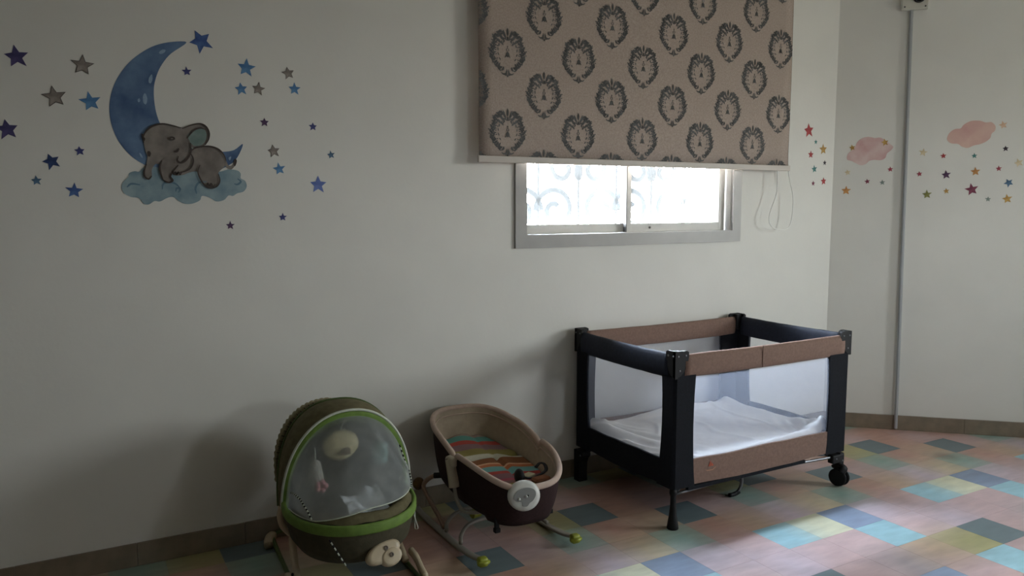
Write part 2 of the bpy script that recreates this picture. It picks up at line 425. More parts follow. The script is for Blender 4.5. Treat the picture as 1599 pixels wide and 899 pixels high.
# ------------------------------------------------------------------ patterned roller blind
BK = (D-.065)/(D-.06)
BX0, BX1, BZ0, BY = 1.714*BK, 3.808*BK, 1.45+.218*BK, D-.065
bl = thing('roller_blind', 'beige roller blind with grey damask medallions hanging over the window', 'blind', ((BX0+BX1)/2, BY, BZ0))
OX = (BX0+BX1)/2
fabm = bpy.data.materials.new('blind_fabric'); fabm.use_nodes = True; n = fabm.node_tree; b = n.nodes['Principled BSDF']
b.inputs['Roughness'].default_value = .85; b.inputs['Specular IOR Level'].default_value = .15
t = n.nodes.new('ShaderNodeTexCoord'); n1 = n.nodes.new('ShaderNodeTexNoise'); n1.inputs['Scale'].default_value = 130; n1.inputs['Detail'].default_value = 3
n.links.new(t.outputs['Object'], n1.inputs['Vector']); r = n.nodes.new('ShaderNodeValToRGB'); n.links.new(n1.outputs[0], r.inputs[0])
r.color_ramp.elements[0].position = .3; r.color_ramp.elements[1].position = .7
r.color_ramp.elements[0].color = (*lin((162, 148, 138)), 1); r.color_ramp.elements[1].color = (*lin((182, 168, 158)), 1); n.links.new(r.outputs[0], b.inputs['Base Color'])
tl = n.nodes.new('ShaderNodeBsdfTranslucent'); tl.inputs[0].default_value = (*lin((170, 140, 118)), 1)
ms = n.nodes.new('ShaderNodeMixShader'); ms.inputs[0].default_value = .012
n.links.new(b.outputs[0], ms.inputs[1]); n.links.new(tl.outputs[0], ms.inputs[2]); n.links.new(ms.outputs[0], n.nodes['Material Output'].inputs[0])
bm = bmesh.new()
def fab(u, v):
    x = BX0-OX+u*(BX1-BX0); z = .012+v*1.21
    return Vector((x, .0025*math.sin(u*9+v*1.5)*(1-v), z))
grid(bm, fab, 30, 12); solid(obj('fabric', bm, fabm, bl, smooth=True), .0012)
bm = bmesh.new(); box(bm, BX0-OX-.006, BX1-OX+.012, -.007, .007, -.016, .016, .003); tag(obj('bottom_bar', bm, mat('cream_bar', (192, 184, 176), .5), bl), 'cream bottom bar')
bm = bmesh.new(); lathe(bm, [(0, 0), (.022, 0), (.022, BX1-BX0), (0, BX1-BX0)], Matrix.Translation((BX0-OX, .02, 1.24)) @ frame_to((1, 0, 0))); obj('roller_tube', bm, mat('blind_tube', (210, 208, 200), .5), bl, smooth=True)
for x in (BX0-OX-.01, BX1-OX+.004):
    bm = bmesh.new(); box(bm, x, x+.006, -.02, .064, 1.2, 1.29, .001); obj('bracket', bm, alu, bl)
# damask medallion: print built flat on the cloth
def leafp(cx_, cz_, ln, wd, ang, n_=5):
    o = []
    for k in range(n_+1): t_ = k/n_; o.append((ln*(t_-.5), wd*math.sin(math.pi*t_)**.8/2))
    for k in range(n_-1, 0, -1): t_ = k/n_; o.append((ln*(t_-.5), -wd*math.sin(math.pi*t_)**.8/2))
    ca, sa = math.cos(rad(ang)), math.sin(rad(ang))
    return [(cx_+x*ca-y*sa, cz_+x*sa+y*ca) for x, y in o]
def arcp(cx_, cz_, r, a0, a1, wd, n_=7):
    o = []; i_ = []
    for k in range(n_+1):
        t_ = k/n_; a = rad(a0+(a1-a0)*t_); w_ = wd*(.35+.65*math.sin(math.pi*t_))
        o.append((cx_+(r+w_/2)*math.cos(a), cz_+(r+w_/2)*math.sin(a))); i_.append((cx_+(r-w_/2)*math.cos(a), cz_+(r-w_/2)*math.sin(a)))
    return o+i_[::-1]
H = []   # half motif (x>=0), metres; whole motif 0.20 wide, 0.232 high
for a, l_, r_ in ((90, .040, .080), (66, .040, .078), (45, .038, .078), (26, .030, .084)):     # crown of pointed leaves
    cx_, cz_ = (r_*math.cos(rad(a))*.62, .012+r_*math.sin(rad(a)))
    H += [leafp(cx_, cz_, l_, .0125, 90-(90-a)*.75)]
    if a < 90: H += [leafp(cx_*.62, cz_-.012, l_*.7, .008, 90-(90-a)*.6)]
H += [leafp(0, .062, .022, .010, 90), leafp(.010, .058, .020, .006, 40), leafp(.020, .062, .018, .006, 20)]
OG = catmull([(.040, .088, 0), (.060, .066, 0), (.076, .036, 0), (.084, .004, 0), (.082, -.026, 0), (.063, -.056, 0), (.040, -.078, 0)], 3)
jr = random.Random(11)
for k_, p_ in enumerate(OG):
    p_ = p_+Vector((jr.uniform(-.004, .004), jr.uniform(-.003, .003), 0)); J = jr.uniform
    q_ = OG[min(k_+1, len(OG)-1)]-OG[max(k_-1, 0)]; an = math.degrees(math.atan2(q_.y, q_.x)); sw = (1, -1)[k_ % 2]
    H += [arcp(p_.x, p_.y, J(.006, .010), an+J(0, 360), an+J(560, 620), .0066), leafp(p_.x+J(.005, .010), p_.y+J(-.004, .004), .018, .0085, an+J(60, 160)), leafp(p_.x-.011, p_.y+J(-.004, .004), .018, .0075, an+J(20, 100)), leafp(p_.x+J(-.004, .004), p_.y+.006, .016, .007, an+J(-30, 40))]
    if k_ % 2: H += [leafp(p_.x+.016, p_.y+.004, .010, .006, an+90), leafp(p_.x-.022, p_.y, .013, .005, an+75)]
H += [arcp(.020, -.088, .016, 150, 330, .008), leafp(.022, -.078, .018, .008, 100), leafp(.006, -.098, .024, .008, 75), leafp(.012, -.106, .018, .007, 30), leafp(0, -.112, .012, .009, 90)]
H += [leafp(.0, -.012, .028, .021, 90), arcp(0, .010, .0065, -90, 90, .004), leafp(0, .024, .012, .006, 90), leafp(.010, -.020, .018, .006, 120)]
H += [leafp(.034, .044, .020, .007, 120), leafp(.046, .030, .018, .007, 100), leafp(.052, .010, .018, .006, 80), leafp(.050, -.012, .018, .006, 65), leafp(.042, -.034, .016, .006, 50), leafp(.022, .046, .016, .006, 110)]
pr_m = mat('damask_grey_print', (108, 108, 108), .8, .2, 30, spec=.15)
bm = bmesh.new()
def clip(poly, axis, lim, sgn):
    out = []
    for k in range(len(poly)):
        a, b_ = poly[k], poly[(k+1) % len(poly)]
        ia, ib = sgn*(a[axis]-lim) <= 0, sgn*(b_[axis]-lim) <= 0
        if ia: out.append(a)
        if ia != ib:
            t_ = (lim-a[axis])/(b_[axis]-a[axis]); out.append((a[0]+(b_[0]-a[0])*t_, a[1]+(b_[1]-a[1])*t_))
    return out
for r_ in range(-1, 7):
    zc = 1.45+(1.612+.1872*r_-1.45)*BK; off = (0 if r_ % 2 == 0 else 1)
    for k in range(-1, 6):
        xc = ((2.074 if off == 0 else 1.869)+.4085*k)*BK
        if r_ == -1: continue
        for P in H:
            for sg in (1, -1):
                q = [(xc+sg*x, zc+z) for x, z in P]
                q = clip(clip(clip(q, 0, BX0+.002, -1), 0, BX1-.002, 1), 1, BZ0+.016, -1)
                q = clip(q, 1, BZ0+1.2, 1)
                if len(q) < 3: continue
                vs = []
                for x, z in q:
                    u_ = (x-BX0)/(BX1-BX0); v_ = (z-BZ0-.012)/1.21
                    vs.append(bm.verts.new((x-OX, .0025*math.sin(u_*9+v_*1.5)*(1-v_)-.0022, z-BZ0)))
                if sg < 0: vs.reverse()
                try: bm.faces.new(vs)
                except Exception: pass
me = bpy.data.meshes.new('damask_print'); bm.to_mesh(me); bm.free()
tag(obj('damask_print', me, pr_m, bl), 'grey damask medallion print')
# pull cord loop
cordm = mat('white_cord', (240, 240, 236), .6)
def bp(px, py): return hit(px, py, (0, 1, 0), BY+.0)-Vector((OX, BY, BZ0))
bm = bmesh.new()
P = [bp(1214, 262), bp(1213, 300), bp(1203, 330), bp(1201, 345), bp(1207, 355), bp(1220, 358), bp(1232, 354), bp(1237, 335), bp(1238, 305), bp(1231, 262), bp(1234, 180), bp(1237, 100), bp(1240, 0), bp(1241, -60)]
tube(bm, P, .003, 8, 6); obj('pull_cord', bm, cordm, bl, smooth=True)

# ------------------------------------------------------------------ conduit and junction box on the right wall
def rw(px, py, off=0):
    d0 = rn.dot(Vector((CX, D, 0)))+off
    return hit(px, py, rn, d0)
cm = mat('grey_conduit', (172, 175, 178), .5)
a, b_ = rw(1398, 668, .008), rw(1423.5, 14, .008); a.z = 0.012
cdt = thing('cable_conduit', 'grey plastic cable conduit running up the right-hand wall from floor to box', 'conduit', (a.x, a.y, 0))
def sw_strip(bm, a, b_, w_, d_):
    sweep(bm, [a, a.lerp(b_, .35), a.lerp(b_, .7), b_], rrect(w_, d_, .003, 2), upv=rn)
bm = bmesh.new(); o0 = Vector((a.x, a.y, 0)); sw_strip(bm, a-o0+rn*.008, b_-o0, .019, .016); obj('channel', bm, cm, cdt)
bm = bmesh.new(); sw_strip(bm, a-o0+rn*.018, b_-o0+rn*.010, .012, .003); obj('cover', bm, cm, cdt)
p = rw(1427.5, -3, .0)
jb = thing('junction_box', 'pale square junction box with dark round opening on top of the conduit', 'electrical box', p)
Mj = frame_to(rn)
bm = bmesh.new(); box(bm, -.075, .075, -.075, .075, 0, .035, .006, M=Mj); obj('housing', bm, mat('box_plastic', (198, 196, 186), .5), jb)
bm = bmesh.new(); lathe(bm, [(.038, .035), (.038, .043), (.028, .045), (.026, .037), (0, .036)], Matrix.Translation(rn*.0) @ Mj @ Matrix.Translation((.02, -.0, 0))); tag(obj('opening', bm, mat('black_gloss', (14, 14, 15), .25), jb, smooth=True), 'dark round opening')
for sx_ in (-1, 1):
    bm = bmesh.new(); lathe(bm, [(0, .034), (.005, .034), (.005, .037), (0, .037)], Mj @ Matrix.Translation((sx_*.058, -.058, 0)), 10); obj('screw', bm, alud, jb)

# ------------------------------------------------------------------ wall stickers
def wc(name, c1, c2, s=30):
    c1, c2 = [tuple(x*.84+.16*sum(c)/3 for x in c) for c in (c1, c2)]
    return mat('watercolour_'+name, c1, .6, col2=c2, vscale=s, spec=.3)
WCM = {
    'plum': wc('plum', (84, 74, 128), (54, 52, 96)), 'navy': wc('navy', (52, 76, 130), (32, 48, 96)), 'indigo': wc('indigo', (70, 76, 140), (50, 54, 112)),
    'blue': wc('blue', (92, 146, 196), (58, 110, 168)), 'periwinkle': wc('periwinkle', (108, 130, 200), (74, 100, 176)), 'grey': wc('grey', (158, 148, 140), (118, 108, 102)),
    'dusk': wc('dusk', (92, 62, 100), (66, 46, 84)), 'royal': wc('royal', (76, 112, 176), (44, 72, 140)), 'steel': wc('steel', (84, 122, 156), (60, 92, 124)),
    'red': wc('red', (190, 66, 66), (156, 44, 50)), 'teal': wc('teal', (78, 142, 136), (56, 112, 112)), 'gold': wc('gold', (206, 164, 84), (176, 128, 58)),
    'black': wc('black', (70, 56, 66), (46, 38, 48)), 'maroon': wc('maroon', (140, 62, 84), (106, 42, 66)), 'cream': wc('cream', (222, 206, 170), (204, 184, 140)),
    'olive': wc('olive', (140, 140, 74), (112, 112, 54)), 'purple': wc('purple', (92, 58, 92), (66, 40, 72)), 'orange': wc('orange', (206, 146, 80), (184, 116, 58)),
    'sage': wc('sage', (134, 148, 140), (108, 122, 116)), 'peach': wc('peach', (226, 190, 160), (208, 166, 132)), 'crimson': wc('crimson', (180, 74, 88), (148, 48, 66))}
edge_m = mat('star_edge', (92, 84, 82), .6, .2, 60)
def star(px, py, r, rot, colr, label, wall='b', edge=False):
    c = hit(px, py, (0, 1, 0), D) if wall == 'b' else rw(px, py)
    t_ = hit(px, py-r, (0, 1, 0), D) if wall == 'b' else rw(px, py-r)
    R_ = t_.z-c.z
    nn = Vector((0, -1, 0)) if wall == 'b' else rn
    bm = bmesh.new(); P = []
    for k in range(10):
        a_ = rad(90+rot+36*k); q = R_*(1 if k % 2 == 0 else .46)*(1+.06*math.sin(k*2.3+px))
        P.append((q*math.cos(a_), q*math.sin(a_)))
    M = frame_to(nn); prism(bm, P, .0002, .0010, M)
    o = obj('star_sticker', bm, WCM[colr], loc=c); tag(o, label, 'wall sticker', 'star stickers on the wall')
    if edge:
        bm = bmesh.new()
        for k in range(10):
            a0, a1 = Vector(P[k]), Vector(P[(k+1) % 10]); b0, b1 = a0*.86, a1*.86
            vs = [bm.verts.new((v.x, v.y, .0016)) for v in (a0, a1, b1, b0)]; bm.faces.new(vs)
        bmesh.ops.transform(bm, matrix=M, verts=bm.verts)
        obj('star_edge', bm, edge_m, o)
ST = [
 (25.7, 88.6, 18, 8, 'plum', 'large plum star sticker at the far upper left, above the cut-off one', 0),
 (128.6, 101.8, 17, -5, 'grey', 'grey-brown star sticker left of the moon, the upper of two grey ones', 1),
 (85, 151, 18, 10, 'grey', 'grey-brown star sticker left of the moon, the lower of two grey ones', 1),
 (141, 158.5, 16, 10, 'blue', 'mid blue star sticker close to the left edge of the moon', 0),
 (11, 202, 17, 8, 'plum', 'large plum-blue star sticker cut by the left edge of the picture', 0),
 (80.5, 252, 13.5, 20, 'navy', 'dark navy star sticker at far left, level with the cloud top', 0),
 (124.4, 235.7, 8, 5, 'indigo', 'small indigo star sticker left of the lower moon', 0),
 (57, 282, 8, 5, 'steel', 'small steel-blue star sticker at far left below the navy star', 0),
 (116, 297.7, 12.5, -5, 'royal', 'royal blue star sticker left of the watercolour cloud, lowest on that side', 0),
 (313.8, 64.8, 19, 28, 'royal', 'large royal blue star sticker touching the upper tip of the moon', 0),
 (291.5, 111.5, 7.5, 5, 'indigo', 'small dark star sticker inside the curve of the moon', 0),
 (384.5, 106, 14.5, -5, 'blue', 'larger sky blue star sticker above a small blue and a small grey one', 0),
 (376.6, 139, 10.5, 8, 'blue', 'small sky blue star sticker directly left of a small grey one', 0),
 (403.4, 139, 10.5, -8, 'grey', 'small grey-brown star sticker directly right of a small blue one', 1),
 (450, 114.3, 10.5, 12, 'grey', 'small grey-brown star sticker above a small blue one, upper right of the moon', 1),
 (459.8, 139, 10, 0, 'blue', 'small blue star sticker below a grey one, upper right of the moon', 0),
 (412.9, 191, 7.5, 0, 'dusk', 'small dark purple star sticker right of the elephant ear', 0),
 (488.5, 197.8, 7, 0, 'indigo', 'small indigo star sticker right of the dark purple one', 0),
 (427.3, 236, 10.5, 10, 'grey', 'grey-brown star sticker just above a blue one, right of the elephant', 1),
 (436, 263.7, 10, 10, 'blue', 'blue star sticker just below a grey-brown one, right of the elephant', 0),
 (516.9, 241.7, 6.5, 10, 'steel', 'tiny blue star sticker farthest right of the elephant group', 0),
 (496.8, 288.5, 14, 0, 'periwinkle', 'large periwinkle star sticker at the lower right of the elephant group', 0),
 (441.6, 339, 6.5, 0, 'indigo', 'small indigo star sticker low on the wall under the periwinkle star', 0),
 (359.6, 352, 7, 0, 'dusk', 'small mauve star sticker lowest on the wall below the cloud', 0)]
for a in ST: star(*a[:6], 'b', a[6])
def q7(x, y): return 1230+x*.2308, 160+y*.2308
ST2 = [
 (143, 190, 11.5, 8, 'red', 'large red star sticker near the corner, topmost in its column', 'b'),
 (190, 267, 4, 0, 'teal', 'tiny dark teal star sticker under the large red star', 'b'),
 (240, 317, 8.8, 5, 'gold', 'mustard star sticker in the column left of the corner', 'b'),
 (156, 352, 6.3, 0, 'red', 'small red star sticker left of the mustard star near the corner', 'b'),
 (250, 408, 4.2, 0, 'black', 'tiny blackish star sticker under the mustard star near the corner', 'b'),
 (180, 450, 6.3, 10, 'teal', 'small teal star sticker in the column left of the corner', 'b'),
 (172, 547, 4.2, 0, 'maroon', 'tiny maroon star sticker at the bottom of the column by the corner', 'b'),
 (242, 532, 6.5, 5, 'red', 'small red star sticker lowest in the column left of the corner', 'b'),
 (405, 473, 5, 10, 'cream', 'small pale cream star sticker under the first pink cloud', 'r'),
 (395, 596, 7.2, 0, 'orange', 'orange-brown star sticker lowest right of the wall corner', 'r'),
 (538, 534, 4.4, 10, 'maroon', 'small maroon star sticker below the first pink cloud, middle of three', 'r'),
 (694, 452, 4.4, 5, 'crimson', 'small crimson star sticker just left of the conduit', 'r'),
 (640, 541, 4.4, 5, 'sage', 'small grey-green star sticker left of the conduit, lower one', 'r'),
 (916, 338, 6.5, -8, 'cream', 'cream star sticker right of the conduit, upper left of its cluster', 'r'),
 (891, 483, 4.4, 10, 'crimson', 'small dull red star sticker right of the conduit above the olive star', 'r'),
 (942, 622, 7.2, 5, 'olive', 'olive green star sticker right of the conduit, lower left of its cluster', 'r'),
 (1053, 361, 4.6, 5, 'red', 'small red star sticker right of the cream star by the conduit', 'r'),
 (1072, 489, 7.2, 8, 'purple', 'dark purple star sticker above a small pale mustard one', 'r'),
 (1073, 599, 4.6, 8, 'gold', 'small pale mustard star sticker right of the olive star', 'r'),
 (1263, 361, 4.4, 5, 'teal', 'small teal star sticker right under the second pink cloud', 'r'),
 (1270, 467, 7.2, 5, 'orange', 'tan orange star sticker above the large maroon star', 'r'),
 (1245, 588, 10, 12, 'maroon', 'largest maroon star sticker in the right-hand cluster', 'r'),
 (1355, 654, 4.4, 0, 'sage', 'small grey-green star sticker right of the large maroon star', 'r'),
 (1428, 447, 4.6, 5, 'crimson', 'small crimson star sticker at right above the steel blue star', 'r'),
 (1474, 312, 4.8, 5, 'black', 'small dark star sticker below the second pink cloud at right', 'r'),
 (1458, 152, 6.5, 15, 'peach', 'pale peach star sticker right of the second pink cloud', 'r'),
 (1495, 543, 7.2, 30, 'steel', 'steel blue star sticker near the right edge of the picture', 'r'),
 (1485, 652, 7.5, 10, 'gold', 'mustard star sticker lowest near the right edge of the picture', 'r'),
 (1563, 408, 7, 20, 'cream', 'pale cream star sticker cut near the right picture edge', 'r')]
for a in ST2: star(*q7(a[0], a[1]), *a[2:])
def decal(name, pts, m_, parent, layer, plane='b', n_=4, org=None, s=(.3448, 150, 30), closed=True, wd=None):
    P = [(s[1]+x*s[0], s[2]+y*s[0]) for x, y in pts]
    W = [(hit(x, y, (0, 1, 0), D) if plane == 'b' else rw(x, y))-org for x, y in P]
    nn = Vector((0, -1, 0)) if plane == 'b' else rn
    W = catmull(W, n_, closed); bm = bmesh.new()
    if wd is None:
        a_ = [bm.verts.new(v+nn*.0002) for v in W]; b2 = [bm.verts.new(v+nn*(.0008+.0007*layer)) for v in W]
        k_ = len(a_)
        from mathutils.geometry import tessellate_polygon
        for tri in tessellate_polygon([[v.co for v in b2]]): bm.faces.new([b2[q] for q in tri])
        for i in range(k_): bm.faces.new((a_[i], a_[(i+1) % k_], b2[(i+1) % k_], b2[i]))
    else:
        V = []
        for i, v in enumerate(W):
            t_ = (W[min(i+1, len(W)-1)]-W[max(i-1, 0)]).normalized(); s_ = t_.cross(nn)
            ww = wd*(.4+.6*math.sin(math.pi*(i+.5)/len(W)))/2
            V.append((bm.verts.new(v+s_*ww+nn*(.0008+.0007*layer)), bm.verts.new(v-s_*ww+nn*(.0008+.0007*layer))))
        for A_, B_ in zip(V, V[1:]): bm.faces.new((A_[0], B_[0], B_[1], A_[1]))
    return obj(name, bm, m_, parent)
eo = hit(250, 190, (0, 1, 0), D)
el = thing('elephant_moon_sticker', 'large watercolour sticker of a grey elephant asleep on a cloud and blue crescent moon', 'wall sticker', eo)
moonm = wc('moon', (102, 134, 172), (64, 94, 138), 9); cloudm = wc('cloud', (146, 170, 178), (112, 142, 156), 12)
greym = wc('elephant', (142, 134, 126), (112, 104, 98), 14); eard = wc('ear_inside', (132, 150, 144), (104, 128, 124), 18); dk = mat('ink_line', (62, 52, 48), .6)
lite = wc('moon_gloss', (150, 178, 204), (126, 156, 190), 40)
def dc(*a, **k): return decal(*a, org=eo, **k)
dc('moon', [(410, 105), (340, 103), (270, 118), (210, 148), (150, 195), (100, 260), (70, 330), (60, 400), (68, 470), (95, 540), (130, 590), (175, 632), (225, 662), (300, 700), (400, 715), (500, 705), (600, 662), (640, 625), (665, 565), (625, 592), (575, 600), (480, 600), (400, 570), (340, 530), (295, 480), (272, 420), (262, 350), (264, 295), (280, 240), (305, 195), (340, 155)], moonm, el, 0)
for q in ([(285, 150), (300, 138), (315, 140), (308, 152), (292, 158)], [(240, 265), (252, 250), (256, 270), (248, 290), (238, 285)], [(212, 350), (222, 335), (232, 360), (226, 385), (214, 376)], [(188, 365), (196, 358), (200, 370), (192, 376)], [(196, 605), (206, 612), (212, 628), (202, 622)], [(600, 628), (612, 622), (606, 640)]):
    dc('moon_highlight', q, lite, el, 1, n_=3)
dc('cloud', [(115, 765), (122, 738), (145, 715), (150, 697), (175, 688), (195, 690), (215, 672), (260, 668), (330, 680), (420, 690), (500, 690), (560, 690), (600, 680), (640, 685), (655, 700), (655, 720), (675, 732), (682, 757), (668, 780), (640, 788), (620, 800), (600, 798), (580, 818), (545, 825), (515, 808), (480, 800), (470, 820), (435, 835), (400, 835), (370, 820), (352, 805), (325, 808), (290, 825), (265, 823), (240, 838), (215, 835), (195, 810), (160, 805), (130, 790)], cloudm, el, 1)
for q in ([(300, 770), (305, 745), (330, 738), (360, 745), (385, 770)], [(360, 780), (365, 765), (380, 770), (372, 785)], [(455, 790), (450, 765), (465, 740), (500, 735)], [(625, 745), (640, 748), (655, 735), (640, 722)], [(140, 760), (160, 745), (200, 750)]):
    dc('cloud_swirl', q, mat('cloud_line', (92, 122, 140), .6), el, 2, n_=6, closed=False, wd=.008)
dc('tail', [(578, 650), (592, 672), (610, 680), (622, 672), (634, 652), (636, 636), (626, 640), (622, 655), (610, 664), (598, 660), (588, 640)], greym, el, 2, n_=3)
dc('tail_tuft', [(624, 660), (622, 645), (630, 632), (637, 640), (634, 656), (628, 666)], dk, el, 3, n_=3)
dc('body', [(400, 640), (425, 602), (445, 585), (480, 577), (520, 577), (555, 590), (578, 615), (588, 640), (583, 665), (562, 685), (553, 700), (560, 730), (548, 755), (518, 765), (490, 750), (470, 720), (455, 690), (420, 695), (390, 706), (350, 705), (335, 680), (360, 650)], greym, el, 2)
dc('ear', [(385, 500), (430, 480), (470, 474), (497, 487), (511, 515), (508, 545), (493, 570), (466, 580), (436, 580), (420, 560), (408, 535)], greym, el, 3)
dc('ear_inside', [(410, 530), (440, 505), (470, 493), (492, 503), (500, 525), (494, 552), (476, 570), (448, 574), (430, 562)], eard, el, 4)
dc('head', [(216, 560), (214, 530), (228, 505), (255, 485), (300, 474), (350, 483), (392, 500), (412, 530), (426, 560), (426, 600), (410, 632), (384, 650), (350, 640), (325, 630), (300, 650), (275, 655), (250, 640), (228, 610)], greym, el, 4)
dc('trunk', [(222, 590), (232, 620), (228, 655), (218, 688), (220, 712), (238, 724), (252, 710), (252, 682), (266, 658), (292, 640), (275, 600), (240, 580)], greym, el, 5)
dc('front_leg', [(298, 640), (330, 620), (366, 636), (372, 660), (347, 690), (335, 712), (346, 730), (328, 739), (304, 728), (293, 700), (288, 668)], greym, el, 6)
LN = [([(216, 560), (214, 530), (228, 505), (255, 485), (300, 474), (350, 483), (392, 495)], .004), ([(392, 495), (430, 480), (470, 474), (497, 487), (511, 515), (508, 545), (493, 570)], .004),
      ([(425, 602), (445, 585), (480, 577), (520, 577), (555, 590), (578, 615), (588, 640)], .004), ([(426, 560), (428, 600), (410, 634), (384, 650), (368, 640), (372, 620)], .005),
      ([(352, 600), (366, 598), (375, 585)], .005), ([(298, 640), (288, 668), (293, 700), (304, 728)], .004), ([(372, 660), (347, 690), (335, 712), (346, 730), (328, 739), (304, 728)], .005),
      ([(228, 655), (218, 688), (220, 712), (238, 724), (252, 710)], .004), ([(470, 660), (460, 690), (470, 720), (490, 750), (518, 765), (548, 755), (560, 730), (553, 700)], .004),
      ([(425, 602), (440, 640), (420, 680), (360, 700)], .004), ([(345, 690), (350, 702), (358, 692), (364, 704), (372, 692), (380, 704), (388, 692)], .004), ([(500, 755), (505, 742), (512, 756), (520, 744), (528, 758), (538, 746)], .004),
      ([(410, 540), (440, 505), (470, 493), (495, 500)], .004)]
for pts_, w_ in LN: dc('ink_line', pts_, dk, el, 8, n_=5, closed=False, wd=w_*1.6)
dc('eye', [(327, 540), (335, 533), (347, 532), (356, 537), (356, 545), (345, 549), (333, 547)], dk, el, 9, n_=3)
dc('eye_gleam', [(337, 541), (343, 539), (348, 541), (343, 543)], greym, el, 10, n_=3)
dc('nostril', [(232, 600), (242, 598), (248, 608), (243, 622), (234, 618)], dk, el, 8, n_=3)
dc('fringe', [(206, 520), (216, 522), (214, 532), (222, 540), (218, 552), (210, 540)], dk, el, 8, n_=3)
for nm, lab, pts_, mm, extra in (
    ('cloud_sticker', 'soft pink cloud sticker with two gold stars, between the corner and the conduit', [(400, 370), (410, 343), (432, 325), (455, 300), (470, 268), (502, 242), (545, 232), (590, 240), (625, 237), (660, 255), (695, 282), (714, 300), (700, 322), (672, 345), (660, 375), (630, 390), (585, 388), (552, 395), (530, 415), (495, 425), (460, 410), (430, 395), (405, 388)], wc('pink_cloud', (222, 196, 190), (210, 158, 156), 10), True),
    ('cloud_sticker', 'salmon pink cloud sticker right of the conduit near the right picture edge', [(1078, 240), (1095, 205), (1130, 180), (1170, 175), (1192, 150), (1240, 125), (1300, 123), (1340, 135), (1378, 133), (1405, 158), (1402, 190), (1380, 210), (1370, 240), (1340, 265), (1300, 282), (1260, 290), (1220, 306), (1182, 300), (1152, 280), (1110, 277), (1085, 262)], wc('salmon_cloud', (222, 184, 168), (208, 156, 150), 7), False)):
    px_, py_ = q7(sum(p_[0] for p_ in pts_)/len(pts_), sum(p_[1] for p_ in pts_)/len(pts_)); oo = rw(px_, py_)
    root = thing(nm, lab, 'wall sticker', oo)
    decal('cloud', pts_, mm, root, 0, 'r', 4, oo, (.2308, 1230, 160))
    if extra:
        for cx_, cy_, r_ in ((437, 306, 22), (658, 270, 27)):
            P = []
            for k in range(10):
                a_ = rad(90+12+36*k); q = r_*(1 if k % 2 == 0 else .45); P.append((cx_+q*math.cos(a_), cy_-q*math.sin(a_)))
            decal('gold_star', P, WCM['gold'], root, 1, 'r', 1, oo, (.2308, 1230, 160))

